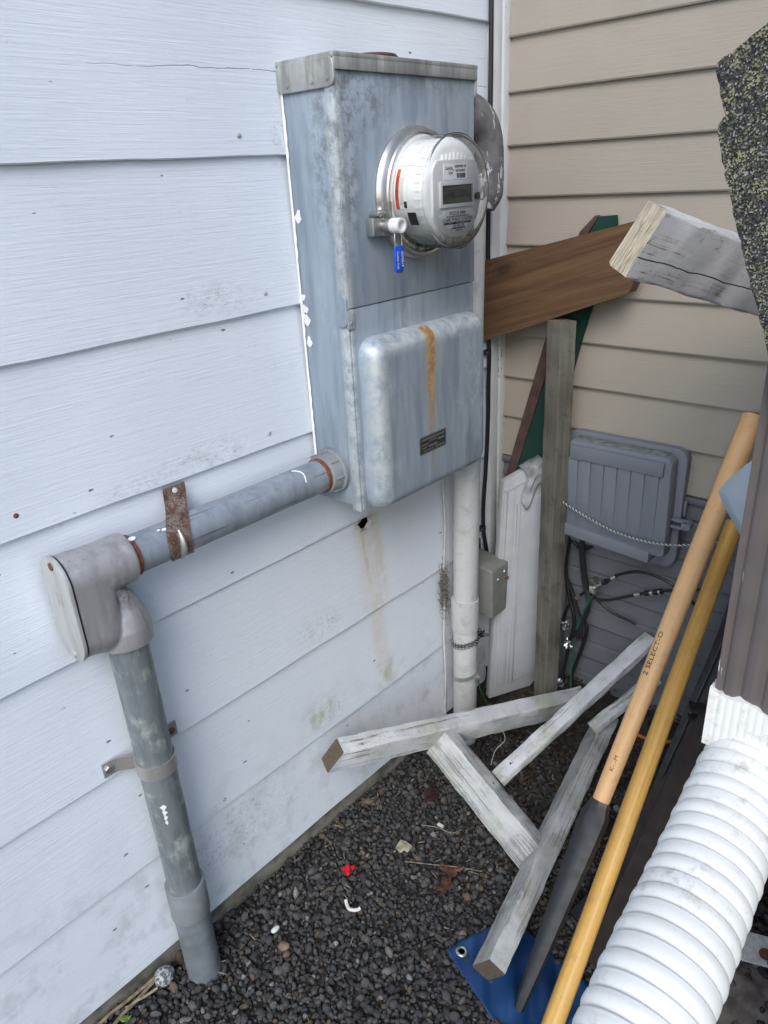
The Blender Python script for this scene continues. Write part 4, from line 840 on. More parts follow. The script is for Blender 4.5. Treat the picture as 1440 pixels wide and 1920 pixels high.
mk("screw", merge(lathe([(0.007, -0.006), (0.007, 0.006), (0.0, 0.008)], (0.094, -0.236, 0.212), (0.9, -0.4, 0), 6), box((0.085, -0.247, 0.203), (0.094, -0.228, 0.222), 0.002)), M['strap'], gcw, ang=20)
mk("green_wire", tube(catmull([(0.096, -0.236, 0.206), (0.098, -0.23, 0.17), (0.106, -0.212, 0.12), (0.118, -0.19, 0.06), (0.125, -0.18, 0.0)], 5), 0.0017, 6), M['greenwire'], gcw)
# dusty web tangle beside the conduit
rg_ = random.Random(21); tv, tf = [], []
for i in range(420):
    c = Vector((0.004 + rg_.uniform(0, 0.016), -0.262 + rg_.gauss(0, 0.007), 0.45 + rg_.gauss(0, 0.035))); d = Vector((rg_.gauss(0, 1), rg_.gauss(0, 1), rg_.gauss(0, 1))).normalized() * rg_.uniform(0.004, 0.012); s_ = d.orthogonal().normalized() * 0.0009
    n = len(tv); tv += [c - d, c - d * 0.2 + s_, c + d, c - d * 0.2 - s_]; tf.append((n, n + 1, n + 2, n + 3))
tag(mk("web_tangle", (tv, tf), simple("dusty web fibres", (0.13, 0.11, 0.09), 0.95), smooth=False), "brown dusty tangle of debris stuck between siding and white conduit", "debris", None, "stuff")

# ================================================================== things leaning in the corner
# brown plank: tapered 2x board, left end behind the conduit
bp = [(-0.008, 1.020), (0.336, 1.145), (0.354, 1.170), (0.360, 1.288), (-0.008, 1.200)]
YF = -0.086
n_u = 26; pv, pf, pg = [], [], []
for i in range(n_u + 1):
    t_ = i / n_u; zb_ = 1.028 + (1.160 - 1.028) * t_; zt_ = 1.206 + (1.290 - 1.206) * t_; x_ = 0.002 + 0.357 * t_
    if i == n_u: zb_ += 0.014
    for (yy_, e) in ((YF, 0.0), (YF + 0.036, 0.0)):
        for k in range(7):
            s_ = k / 6; pv.append((x_ + (0.006 * (1 - s_) if i == n_u else 0) * -1, yy_ + 0.004 * t_ * 0, zb_ + (zt_ - zb_) * s_)); pg.append((x_, zb_ + (zt_ - zb_) * s_ - (zb_ + zt_) / 2 + 0.5, yy_))
for i in range(n_u):
    a = i * 14; b = a + 14
    for k in range(6): pf.append((a + k, b + k, b + k + 1, a + k + 1)); pf.append((a + 7 + k, a + 8 + k, b + 8 + k, b + 7 + k))
    pf.append((a, a + 7, b + 7, b)); pf.append((a + 6, b + 6, b + 13, a + 13))
a = 0; pf.append((0, 1, 2, 3, 4, 5, 6, 13, 12, 11, 10, 9, 8, 7)); a = n_u * 14; pf.append((a + 7, a + 8, a + 9, a + 10, a + 11, a + 12, a + 13, a + 6, a + 5, a + 4, a + 3, a + 2, a + 1, a))
brp = mk("brown_plank", (pv, pf, pg), M['brownwood'], None, ang=40); tag(brp, "brown stained wooden plank set across the corner behind the white conduit", "plank")
# grey post
gp0, gp1 = (0.212, -0.098, 0.085), (0.205, -0.088, 1.092)
pst = mkplank("weathered_post", gp0, gp1, 0.046, 0.040, R(55), M['greypost'], M['greycap'], None, b=0.002, seed=4, wob=0.0004)
tag(pst, "grey weathered wooden post standing upright under the brown plank", "post")
# green board with maroon edge, leaning behind post and plank
gr_ = [(0.012, 0.610), (0.125, 0.610), (0.214, 1.030), (0.280, 1.278), (0.277, 1.294), (0.236, 1.292), (0.206, 1.262), (0.130, 1.025)]
gbT = thing("green_board", (0.15, -0.012, 0.16), "dark green board with chipped maroon edge leaning behind the grey post", "board")
gd = Vector((0.36, 0, 1)).normalized()
def gpoly(pl, y0, y1): return prism(pl, (0, y0, 0), (1, 0, 0), (0, 0, 1), (0, y1 - y0, 0))
core = [(-0.10 + 0.02, 0.165), (0.02, 0.165), (0.125, 0.640), (0.214, 1.030), (0.280, 1.278), (0.277, 1.294), (0.236, 1.292), (0.206, 1.262), (0.135, 1.025), (0.022, 0.640)]
def dens(pl, y0, y1):
    v, f = gpoly(pl, y0, y1); return v, f, [(p[2], p[0] - 0.32 * p[2], p[1]) for p in v]
core = [(0.013, 0.165), (0.06, 0.165), (0.125, 0.640), (0.214, 1.030), (0.280, 1.278), (0.277, 1.294), (0.244, 1.292), (0.226, 1.262), (0.160, 1.025), (0.046, 0.640)]
mk("panel_face", dens(core, -0.0285, -0.0135), M['green'], gbT, smooth=False)
edge_ = [(0.013, 0.50), (0.045, 0.6395), (0.158, 1.025), (0.224, 1.262), (0.243, 1.292), (0.236, 1.294), (0.204, 1.263), (0.130, 1.025), (0.022, 0.640), (0.012, 0.60)]
mk("edge_strip", gpoly(edge_, -0.0305, -0.0132), M['maroonpaint'], gbT, smooth=False)
# door panel, moulded, with torn film over its top
dp = thing("door_panel", (0.13, -0.12, 0.1), "off-white moulded cabinet door standing on edge between junction box and grey post", "door panel")
def dq(y, z, x):   # y: -0.172 (near edge) .. 0.02 (far edge) along the panel, z: height, x: proud of the face
    s_ = (y + 0.172) / 0.192; t_ = (z - 0.10) / 0.632
    b = Vector((0.070, -0.148, 0.075)).lerp(Vector((0.150, -0.034, 0.095)), s_); t2 = Vector((0.068, -0.090, 0.694)).lerp(Vector((0.142, -0.036, 0.748)), s_)
    return b.lerp(t2, t_) + Vector((0.90, -0.42, 0.0)) * x
def dbox(y0, z0, y1, z1, x0, x1, b):
    return bev(([dq(y0, z0, x0), dq(y0, z0, x1), dq(y1, z0, x1), dq(y1, z0, x0), dq(y0, z1, x0), dq(y0, z1, x1), dq(y1, z1, x1), dq(y1, z1, x0)], box((0, 0, 0), (1, 1, 1))[1]), b, 2)
mk("slab", dbox(-0.172, 0.10, 0.02, 0.732, -0.020, 0.0, 0.002), M['panel'], dp)
for (y0, y1, x1) in ((-0.1660, -0.158, 0.003), (-0.150, -0.118, 0.007), (-0.1035, -0.092, 0.011)):
    mk("moulding", dbox(y0, 0.14, y1, 0.700 if y0 < -0.12 else 0.655, -0.002, x1, 0.001), M['panel'], dp)
mk("moulding", dbox(-0.1645, 0.7005, 0.018, 0.709, -0.002, 0.0032, 0.001), M['panel'], dp)
mk("raised_field", dbox(-0.084, 0.14, 0.012, 0.652, -0.002, 0.005, 0.0015), M['panel'], dp)
fv, ff = [], []
for i in range(12):
    for j in range(14):
        u_, w_ = i / 11, j / 13; y = -0.083 + 0.10 * u_ + 0.012 * math.sin(w_ * 7) * (1 - u_); z = 0.742 - 0.105 * w_ * (0.75 + 0.25 * math.sin(u_ * 5 + 1)); fv.append(dq(y, z, 0.013 + 0.0015 * math.sin(i * 0.9 + j * 0.5) + 0.0012 * math.sin(j * 1.1) - (0.03 if j == 0 else 0)))
for i in range(11):
    for j in range(13): ff.append((i * 14 + j, (i + 1) * 14 + j, (i + 1) * 14 + j + 1, i * 14 + j + 1))
fl = mk("torn_film", (fv, ff), M['film'], dp); sm_ = fl.modifiers.new("thick", 'SOLIDIFY'); sm_.thickness = 0.0012
# pale strip behind the post
tag(mk("trim_strip", bev(prism([(0.175, 0.12), (0.212, 0.12), (0.221, 0.66), (0.186, 0.66)], (0, -0.034, 0), (1, 0, 0), (0, 0, 1), (0, 0.016, 0)), 0.0015, 1), M['lowvinyl']), "pale grey trim strip leaning on the wall just right of the weathered post", "trim strip")

# ================================================================== grey utility enclosure on the beige wall
ue = thing("utility_enclosure", (0.345, -0.04, 0.555), "grey ribbed plastic utility box tied with twine on the beige wall", "utility box")
def yprism(pl, y0, y1, b=0.0): 
    q = prism(pl[::-1], (0, y0, 0), (1, 0, 0), (0, 0, 1), (0, y1 - y0, 0)); return bev(q, b, 2) if b else q
mk("back_box", yprism(rrect(0.207, 0.560, 0.479, 0.838, 0.024, 5), -0.034, -0.004, 0.003), M['nid'], ue)
mk("flange", yprism(rrect(0.204, 0.570, 0.483, 0.842, 0.026, 5), -0.041, -0.0335, 0.002), M['nid'], ue)
lid = mk("lid", yprism([(0.225, 0.612), (0.463, 0.602), (0.470, 0.610), (0.466, 0.820), (0.456, 0.831), (0.236, 0.831), (0.227, 0.820), (0.222, 0.625)], -0.078, -0.040, 0.005), M['nid'], ue)
mk("mossy_ledge", box((0.240, -0.070, 0.8305), (0.45, -0.044, 0.8335), 0.001), M['nidtop'], lid)
mk("upper_band", box((0.239, -0.086, 0.790), (0.452, -0.0775, 0.822), 0.002), M['nid'], lid)
mk("lower_band", yprism([(0.224, 0.600), (0.440, 0.586), (0.440, 0.613), (0.224, 0.628)], -0.086, -0.0385, 0.002), M['nid'], lid)
for k in range(7):
    x0 = 0.2285 + 0.031 * k; t_ = k / 6
    mk("rib", bev(([(x0, -0.0785, 0.624 - 0.004 * t_), (x0 + 0.0287, -0.0785, 0.623 - 0.004 * t_), (x0 + 0.0287, -0.070, 0.623 - 0.004 * t_), (x0, -0.070, 0.624 - 0.004 * t_), (x0, -0.0825, 0.790), (x0 + 0.0287, -0.0825, 0.790), (x0 + 0.0287, -0.070, 0.790), (x0, -0.070, 0.790)], box((0, 0, 0), (1, 1, 1))[1]), 0.0018, 2), M['nid'], lid)
mk("latch", merge(box((0.470, -0.060, 0.688), (0.506, -0.046, 0.693), 0.001), box((0.470, -0.060, 0.672), (0.500, -0.046, 0.677), 0.001), tube([(0.502, -0.060, 0.6825), (0.502, -0.040, 0.6825)], 0.0098, 14), box((0.482, -0.03, 0.69), (0.488, -0.02, 0.725), 0.001)), M['nid'], ue)
# twine across the enclosure
tag(mk("garden_twine", tube(catmull([(0.205, -0.085, 0.70), (0.226, -0.092, 0.685), (0.285, -0.092, 0.663), (0.357, -0.092, 0.644), (0.43, -0.092, 0.640), (0.50, -0.085, 0.648), (0.58, -0.05, 0.664), (0.66, -0.03, 0.68)], 8), 0.0026, 8), M['twine']), "green and white twisted twine stretched across the grey utility box", "twine")
# cables below the enclosure
def cable(label, pts, r, mat=M['black']):
    return tag(mk("coax_cable", tube(catmull(pts, 7), r, 9), mat), label, "cable")
cb1 = thing("coax_cable", (0.27, -0.03, 0.17), "bundle of flat black cables dropping from the left of the grey utility box", "cable")
for k in range(4): mk("strand", tube(catmull([(0.246 + k * 0.004, -0.03 - 0.002 * k, 0.60), (0.252 + k * 0.004, -0.03 - 0.002 * k, 0.53), (0.264 + k * 0.0035, -0.032, 0.46), (0.276 + k * 0.003, -0.036, 0.425), (0.285 + k * 0.002, -0.040, 0.40), (0.275, -0.045, 0.35 - k * 0.004), (0.28 - 0.01 * k, -0.05, 0.30)], 6), 0.0036, 8), M['black'], cb1)
lp_ = cable("short black cable loop under the grey utility box", [(0.222, -0.022, 0.575), (0.232, -0.024, 0.548), (0.256, -0.026, 0.540), (0.280, -0.026, 0.556), (0.290, -0.024, 0.585)], 0.0036)
def coax(label, pts, conn, n=7):
    t_ = thing("coax_cable", pts[0], label, "cable"); mk("cable", tube(catmull(pts, n), 0.0036, 9), M['black'], t_)
    for a, b, r_, m_ in conn: mk("connector", tube([a, b], r_, 12), m_, t_)
    return t_
coax("black coax cable arching right from a chrome connector below the utility box", [(0.215, -0.035, 0.30), (0.225, -0.035, 0.36), (0.241, -0.035, 0.393), (0.286, -0.04, 0.445), (0.337, -0.05, 0.492), (0.361, -0.05, 0.515), (0.405, -0.05, 0.538), (0.448, -0.05, 0.541), (0.491, -0.05, 0.530), (0.55, -0.045, 0.49)],
     [((0.250, -0.036, 0.404), (0.262, -0.037, 0.418), 0.0052, M['chrome']), ((0.290, -0.04, 0.449), (0.322, -0.046, 0.478), 0.0058, M['chrome']), ((0.324, -0.047, 0.480), (0.333, -0.05, 0.489), 0.0068, M['blackpl']), ((0.345, -0.05, 0.500), (0.355, -0.05, 0.510), 0.0054, M['chrome'])])
coax("black coax cable with striped connectors running right under the arching cable", [(0.275, -0.04, 0.45), (0.282, -0.04, 0.437), (0.295, -0.04, 0.425), (0.336, -0.04, 0.433), (0.412, -0.04, 0.477), (0.484, -0.04, 0.512), (0.56, -0.04, 0.54)],
     [((0.400, -0.04, 0.471), (0.413, -0.04, 0.478), 0.0054, M['chrome']), ((0.424, -0.04, 0.483), (0.462, -0.04, 0.502), 0.0066, M['blackpl']), ((0.436, -0.04, 0.489), (0.443, -0.04, 0.4925), 0.0070, M['chrome']), ((0.455, -0.04, 0.498), (0.459, -0.04, 0.500), 0.0070, M['chrome'])])
coax("black cable end hanging down right below the striped connectors", [(0.285, -0.038, 0.435), (0.304, -0.03, 0.417), (0.348, -0.028, 0.395), (0.396, -0.028, 0.388), (0.405, -0.028, 0.386)], [])
tag(mk("ground_block", merge(lathe([(0.008, 0), (0.008, 0.012), (0.0, 0.012)], (0.298, -0.044, 0.475), (0.6, -0.3, 0.6), 12), box((0.288, -0.050, 0.440), (0.306, -0.036, 0.462), 0.003)), M['chrome']), "small chrome ground block where the black coax cables cross", "connector")
tag(mk("green_wire", tube(catmull([(0.300, -0.045, 0.435), (0.291, -0.045, 0.418), (0.271, -0.045, 0.355), (0.262, -0.05, 0.286), (0.262, -0.06, 0.2), (0.266, -0.06, 0.12)], 7), 0.0024, 7), M['greenwire']), "thin green ground wire dropping behind the weathered post", "wire")
rg_ = random.Random(31)
for nm_, c_, s_, lb_ in (("foil_scrap", (0.250, -0.062, 0.285), 0.015, "crumpled silver foil scrap caught behind the weathered post"), ("foil_scrap", (0.240, -0.066, 0.335), 0.013, "upper crumpled foil shred beside the black cables"), ("foil_scrap", (0.238, -0.075, 0.165), 0.013, "lowest foil scrap on the litter right of the weathered post")):
    fv = []; ff = []
    for i in range(7):
        for j in range(7): fv.append(Vector(c_) + Vector(((i / 6 - 0.5) * s_ * 1.6 + rg_.uniform(-1, 1) * 0.003, rg_.uniform(-1, 1) * 0.008, (j / 6 - 0.5) * s_ * 1.8 + rg_.uniform(-1, 1) * 0.003)))
    for i in range(6):
        for j in range(6): ff.append((i * 7 + j, (i + 1) * 7 + j, (i + 1) * 7 + j + 1, i * 7 + j + 1))
    tag(mk(nm_, (fv, ff), M['foil'], None, smooth=False), lb_, "foil")
for i, pts in enumerate(([(0.222, -0.03, 0.57), (0.215, -0.03, 0.48), (0.232, -0.035, 0.40), (0.252, -0.04, 0.34), (0.245, -0.05, 0.26), (0.235, -0.06, 0.15)], [(0.216, -0.028, 0.45), (0.236, -0.032, 0.42), (0.262, -0.036, 0.36), (0.285, -0.036, 0.33), (0.275, -0.04, 0.26), (0.255, -0.05, 0.17)])):
    cable(("black cable hanging close beside the weathered post", "black cable bending past the foil beside the post")[i], pts, 0.0048)

# ================================================================== fallen white frame
fr_ = thing("timber_frame", (0.3, -0.4, 0), "fallen white painted gable frame of three timbers propped against the siding", "timber frame")
mkplank("upper_rafter", (0.055, -0.712, 0.271), (0.282, -0.043, 0.110), 0.039, 0.066, -0.318, M['frame'], M['framecap'], fr_, seed=11, endcut=0.30)
mkplank("lower_rafter", (0.491, -0.762, 0.047), (0.366, -0.062, 0.100), 0.063, 0.038, 0.949, M['frameworn'], M['framecap'], fr_, seed=12)
mkplank("cross_brace", (0.146, -0.459, 0.1885), (0.423, -0.492, 0.047), 0.046, 0.072, 0.47, M['frameworn'], M['framecap'], fr_, seed=13)
ls = mkplank("loose_batten", (0.280, -0.420, 0.122), (0.440, -0.012, 0.352), 0.037, 0.020, -0.066, M['frame'], M['framecap'], None, seed=14, b=0.002)
tag(ls, "loose white batten lying over the fallen frame towards the beige wall", "batten")
ls2 = mkplank("loose_batten", (0.372, -0.150, 0.135), (0.465, -0.014, 0.250), 0.03, 0.016, -0.1, M['frame'], M['framecap'], None, seed=15, b=0.002)
tag(ls2, "short grey batten lying beneath the loose white batten", "batten")

for c_, n_ in (((0.2930, -0.3880, 0.1520), (-0.108, -0.456, 0.884)), ((0.2955, -0.4605, 0.1495), (0.454, 0.402, 0.795))):
    mk("nail_hole", lathe([(0.0026, 0.0), (0.0022, 0.0006), (0.0, 0.0004)], c_, n_, 8), M['soil'], ls if c_[1] > -0.45 else fr_)

# ================================================================== long handled tools
def tool_frame(T, tip): return (Vector(T) - Vector(tip))
T1, TIP1 = Vector((0.592, -0.030, 0.930)), Vector((0.563, -0.784, 0.012)); D1 = (T1 - TIP1); S1 = TIP1 + D1 * 0.335
sh = thing("garden_spade", TIP1, "tan wooden handled tool with black socket leaning on the beige wall", "garden tool")
mk("handle", tube([S1 + (T1 - S1) * (i / 30) for i in range(31)], lambda t: 0.0155 + 0.0055 * min(1, t * 1.2), 28), M['handle1'], sh)
u1 = D1.normalized(); cam_p = Vector((1, -1.515, 1.39))
def handle_text(s, size, frac, aoff, wsc=1.0):
    c0 = S1 + (T1 - S1) * frac; r_ = 0.0155 + 0.0055 * min(1, frac * 1.2) + 0.0003
    vd = (cam_p - c0).normalized(); e1 = (vd - u1 * vd.dot(u1)).normalized(); e2 = u1.cross(e1)
    def wr(px, py, pz):
        a = -py / r_ + aoff; return c0 + u1 * px + (e1 * math.cos(a) + e2 * math.sin(a)) * (r_ + pz)
    return text("lettering", s, size, (0, 0, 0), (1, 0, 0), (0, 1, 0), M['ink'], sh, 0.00015, 'CENTER', wr, wsc)
handle_text("2 SELECT-O", 0.0130, 0.375, -0.55, 1.3)
handle_text("K-..-M", 0.010, 0.105, -0.15, 1.2)
# black socket and long tapering blade stem
vd = (cam_p - S1).normalized(); e1 = (vd - u1 * vd.dot(u1)).normalized(); e2 = u1.cross(e1)
bl = []; bf = []
stn = [(0.010, 0.0185, 0.018), (0.0, 0.0195, 0.0185), (-0.018, 0.026, 0.014), (-0.06, 0.025, 0.012), (-0.15, 0.021, 0.010), (-0.26, 0.0165, 0.009), (-0.37, 0.010, 0.006), (-0.393, 0.007, 0.004)]
for s_, hw, th in stn:
    c0 = S1 + u1 * s_
    for a, b in ((-1.0, 0.15), (-0.62, 0.75), (-0.1, 1.0), (0.1, 0.97), (0.7, 0.88), (1.0, 0.2), (0.9, -0.8), (-0.9, -0.8)): bl.append(c0 + e2 * (a * hw) + e1 * (b * th))
for i in range(len(stn) - 1):
    for k in range(8): bf.append((i * 8 + k, i * 8 + (k + 1) % 8, i * 8 + 8 + (k + 1) % 8, i * 8 + 8 + k))
bf.append(tuple(range(8))[::-1]); bf.append(tuple((len(stn) - 1) * 8 + k for k in range(8)))
mk("socket_blade", (bl, bf), M['blackpl'], sh, ang=25)
T2, B2 = Vector((0.590, -0.035, 0.705)), Vector((0.632, -0.815, 0.005)); D2 = T2 - B2
h2 = mk("wooden_pole", tube([B2 + D2 * (i / 40) for i in range(41)], lambda t: 0.0182 - 0.0012 * t, 28), M['handle2']); tag(h2, "golden varnished wooden pole leaning beside the tan handled tool", "pole")
# dark bronze lengths lying behind the poles
for i, (a, b, w, h, ro, m_, lb_) in enumerate((((0.640, -0.62, 0.03), (0.665, -0.02, 0.50), 0.058, 0.022, 0.2, M['darkbrown'], "dark bronze metal strip leaning behind the golden pole"),
        ((0.715, -0.66, 0.035), (0.715, -0.02, 0.44), 0.060, 0.022, 0.1, M['darkbrown'], "second dark bronze strip leaning nearer the white flexible pipe"),
        ((0.575, -0.40, 0.03), (0.640, -0.02, 0.62), 0.018, 0.018, 0.3, M['blackpl'], "thin black rod leaning on the wall between pole and downspout"),
        ((0.560, -0.55, 0.018), (0.700, -0.06, 0.16), 0.05, 0.012, 0.0, M['blackpl'], "flat black slat lying low behind the two poles"),
        ((0.640, -0.42, 0.024), (0.668, -0.035, 0.60), 0.105, 0.014, 0.12, M['blackpl'], "wide black plastic sheet leaning behind the golden pole"),
        ((0.592, -0.47, 0.03), (0.622, -0.03, 0.47), 0.034, 0.016, 0.2, M['darkbrown'], "narrow dark bronze strip right behind the golden pole"),
        ((0.50, -0.33, 0.02), (0.72, -0.10, 0.15), 0.045, 0.02, 0.2, M['darkbrown'], "short dark bronze offcut lying on the litter behind the poles"))):
    tag(mkplank("bronze_strip" if m_ is M['darkbrown'] else "black_rod", a, b, w, h, ro, m_, m_, None, b=0.003, seed=20 + i, wob=0.0001), lb_, "strip" if m_ is M['darkbrown'] else "rod")
ch_ = [(0, 0), (0.030, 0), (0.030, 0.004), (0.006, 0.004), (0.006, 0.020), (0.030, 0.020), (0.030, 0.024), (0, 0.024)]
gh = prism(ch_, (0.600, -0.20, 0.338), (0.5, -0.86, 0), (0, 0.1, 1), (0.085, 0.045, 0.02)); tag(mk("gutter_hanger", gh, M['blackpl'], None, smooth=False), "black channel shaped gutter hanger beside the brown downspout", "bracket")
tag(mk("orange_cord", tube(catmull([(0.44, -0.10, 0.135), (0.52, -0.12, 0.155), (0.60, -0.10, 0.20), (0.66, -0.06, 0.25)], 6), 0.004, 8), simple("orange cord", (0.50, 0.16, 0.02), 0.5)), "orange cord end glimpsed behind the wooden poles", "cord")
# pale blue shovel blade behind the downspout
pb = [(0.0, 0.0), (0.012, -0.020), (0.06, -0.075), (0.16, -0.10), (0.20, 0.10), (0.10, 0.12), (0.03, 0.05), (0.006, 0.016)]
o_ = Vector((0.668, -0.375, 0.905))
tag(mk("blue_scoop", bev(prism(pb[::-1], o_, (0.96, 0.12, 0.02), (0.05, 0.25, 0.97), (-0.02, 0.012, 0)), 0.003, 2), M['paleblue']), "pale blue plastic scoop edge showing left of the brown downspout", "scoop")

# ================================================================== white beam and shingled roof edge at right
wb = mkplank("white_beam", (0.562, -0.547, 1.299), (0.752, -0.020, 1.126), 0.038, 0.089, -0.383, M['beam'], M['beamcap'], None, seed=31, b=0.004, wob=0.0008, endcut=0.05)
tag(wb, "weathered white beam with bleached sawn end jutting in front of the beige wall", "beam")
re_ = thing("shed", (1.1, -0.85, 0), "mossy asphalt shingled shed roof corner at the upper right edge, unseen body added to block light", "shed")
def shp(pts, y0, th): return prism(pts, (0, y0, 0), (1, 0, 0), (0, 0, 1), (0, th, 0))
def ragged(pts, seed, n=9, amp=0.0007):
    rg_ = random.Random(seed); out = []
    for i, p in enumerate(pts):
        q = pts[(i + 1) % len(pts)]; L_ = math.hypot(q[0] - p[0], q[1] - p[1]); m_ = max(1, int(L_ / 0.004)) if L_ < 0.45 else 1
        for k in range(m_):
            t_ = k / m_; out.append((p[0] + (q[0] - p[0]) * t_ + (rg_.uniform(-amp, amp) if k else 0), p[1] + (q[1] - p[1]) * t_ + (rg_.uniform(-amp, amp) if k else 0)))
    return out
def wedge_sh(name, pts, y0, th, seed):
    pl = ragged(pts, seed); v, f = shp(pl[::-1], y0, th)
    f = [q for q in f if len(q) > 4] + [q for q in f if len(q) <= 4]
    o = mk(name, (v, f), M['shingle'], re_, smooth=False, cap_mat=M['shingle_edge'], cap_from=2); return o
wedge_sh("shingle", [(0.7871, 1.4406), (0.7876, 1.4458), (0.8042, 1.4564), (0.8158, 1.4642), (0.8244, 1.4685), (1.6000, 1.9340), (1.6000, 1.3800), (0.8094, 1.3769), (0.7978, 1.4118)], -0.9450, 0.007, 1)
wedge_sh("shingle", [(0.7947, 1.4085), (0.7977, 1.4134), (0.8692, 1.4152), (1.6000, 1.4300), (1.6000, 1.2142), (0.8644, 1.2257), (0.8453, 1.2694), (0.8340, 1.2980), (0.8146, 1.3468), (0.7992, 1.3907)], -0.9505, 0.0053, 2)
dk = [(0.7982, 1.4461), (0.8225, 1.4629), (1.5500, 1.7900), (1.6000, 1.2220), (0.8748, 1.2330), (0.8187, 1.3620)]
mk("roof_light_block", prism([(0.93, 1.362), (2.2, 1.362), (2.2, 2.27), (0.93, 1.515)][::-1], (0, -0.9295, 0), (1, 0, 0), (0, 0, 1), (0, 0.9, 0)), M['shingle'], re_, smooth=False)  # unseen roof slope, raised to block sky and darken the corner
mk("roof_deck", shp(dk[::-1], -0.9377, 0.008), M['concrete'], re_)
for i in range(7): mk("shed_light_block", box((0.985 - 0.003 * (i % 2), -0.80 + 0.002 * (i % 2), 0.02 + 0.19 * i), (2.0, -0.03, 0.206 + 0.19 * i), 0.004), M['lowvinyl'], re_)  # unseen shed body, added right of view to keep skylight out of the corner
wbr = mkplank("white_brace", (0.700, -0.170, 1.142), (1.02, -0.10, 0.86), 0.038, 0.06, 0.1, M['beam'], M['beamcap'], None, seed=33)
tag(wbr, "white painted brace end under the weathered beam at the right edge", "brace")

# ================================================================== downspout and flexible extension
ds = thing("brown_downspout", (0.885, -0.89, 0.9), "ribbed brown metal downspout with scratched paint at the right edge", "downspout")
def ds_section(x0, x1, y0, y1, amp, nrib=5, per=28):
    s = []
    def side(a, b, n, nor):
        for i in range(n):
            t_ = i / n; p = (a[0] + (b[0] - a[0]) * t_, a[1] + (b[1] - a[1]) * t_); w = amp * max(0, math.sin(math.pi * 2 * nrib * t_)) * (1 if 0.05 < t_ < 0.95 else 0); s.append((p[0] - nor[0] * w, p[1] - nor[1] * w))
    side((x0, y0), (x1, y0), per, (0, -1)); side((x1, y0), (x1, y1), per, (1, 0)); side((x1, y1), (x0, y1), per, (0, 1)); side((x0, y1), (x0, y0), per, (-1, 0)); return s
def extrude_z(sec, z0, z1, n=2, top=None):
    m = len(sec); v, f = [], []
    for i in range(n + 1):
        for k, (x, y) in enumerate(sec): v.append((x, y, z0 + (z1 - z0) * i / n + (top(x, y) if (top and i == n) else 0)))
    for i in range(n):
        for k in range(m): f.append((i * m + k, i * m + (k + 1) % m, (i + 1) * m + (k + 1) % m, (i + 1) * m + k))
    f.append(tuple(range(m))[::-1]); f.append(tuple(n * m + k for k in range(m))); return v, f
mk("pipe", extrude_z(ds_section(0.843, 0.925, -0.928, -0.850, 0.0035, 5), 0.90, 1.300), M['downspout'], ds, ang=50)
mk("gutter", box((0.8405, -0.9285, 1.3015), (1.55, -0.8450, 1.3550), 0.004), M['downspout'], ds)
fx = thing("flexible_spout", (0.89, -1.0, 0), "white corrugated flexible downspout extension below the brown downspout", "drain pipe")
mk("collar", extrude_z(ds_section(0.8395, 0.9285, -0.9315, -0.8465, 0.0006, 14, 84), 0.895, 0.957, 2, lambda x, y: -0.010 * (x - 0.84) / 0.08 + 0.002 * math.sin(x * 160)), M['flex'], fx, ang=50)
fpth = catmull([(0.884, -0.889, 0.915), (0.884, -0.893, 0.900), (0.883, -0.910, 0.882), (0.882, -0.940, 0.868), (0.883, -0.985, 0.855), (0.887, -1.06, 0.840), (0.892, -1.15, 0.824), (0.898, -1.25, 0.795), (0.90, -1.36, 0.73), (0.91, -1.44, 0.60), (0.91, -1.48, 0.42), (0.89, -1.50, 0.22), (0.85, -1.52, 0.10), (0.75, -1.56, 0.055), (0.60, -1.62, 0.055)], 40)
arc = [0.0]
for i in range(1, len(fpth)): arc.append(arc[-1] + (fpth[i] - fpth[i - 1]).length)
PITCH = 0.0150; smp = []; s_ = 0.0; j = 0
while s_ < arc[-1]:
    while j < len(arc) - 2 and arc[j + 1] < s_: j += 1
    t_ = (s_ - arc[j]) / max(1e-9, arc[j + 1] - arc[j]); smp.append((fpth[j].lerp(fpth[j + 1], t_), s_)); s_ += PITCH / 12
pth = [a for a, b in smp]; ss_ = [b for a, b in smp]; Ltot = len(pth) - 1
def rib_r(t):
    s__ = ss_[int(round(t * Ltot))]; ph_ = ((s__ % PITCH) / PITCH) ** 0.8
    w = abs(math.sin(math.pi * ph_)) ** 0.34 * (0.93 + 0.07 * math.sin(s__ * 210)) + (0.26 * math.exp(-((ph_ - 0.17) / 0.05) ** 2))
    base_ = 0.0378 + 0.0005 * math.sin(s__ * 31)
    return base_ + 0.0052 * w
mk("corrugated_tube", tube(pth, rib_r, 44), M['flex'], fx, ang=180)

# ================================================================== tarp and small litter
tp = thing("blue_tarp", (0.5, -0.72, 0), "blue tarp corner with brass grommet under the fallen frame foot", "tarp")
tv, tf = [], []; TN = 34
cA, cB, cC, cD = Vector((0.393, -0.762, 0)), Vector((0.560, -0.800, 0)), Vector((0.76, -0.60, 0)), Vector((0.455, -0.560, 0))
cB = Vector((0.62, -0.85, 0)); cA = Vector((0.392, -0.760, 0)); cD = Vector((0.452, -0.618, 0)); cC = Vector((0.66, -0.66, 0))
for i in range(TN + 1):
    for j in range(TN + 1):
        a, b = i / TN, j / TN; p = (cA * (1 - a) + cB * a) * (1 - b) + (cD * (1 - a) + cC * a) * b
        z = 0.0135 + 0.004 * math.sin(p.x * 70 + p.y * 20) * math.sin(p.y * 60) + 0.030 * max(0, a - 0.25) * abs(math.sin(p.x * 38 + p.y * 33)) ** 1.5 + 0.0015 * math.sin(p.x * 210 + p.y * 130) ; tv.append((p.x, p.y, z))
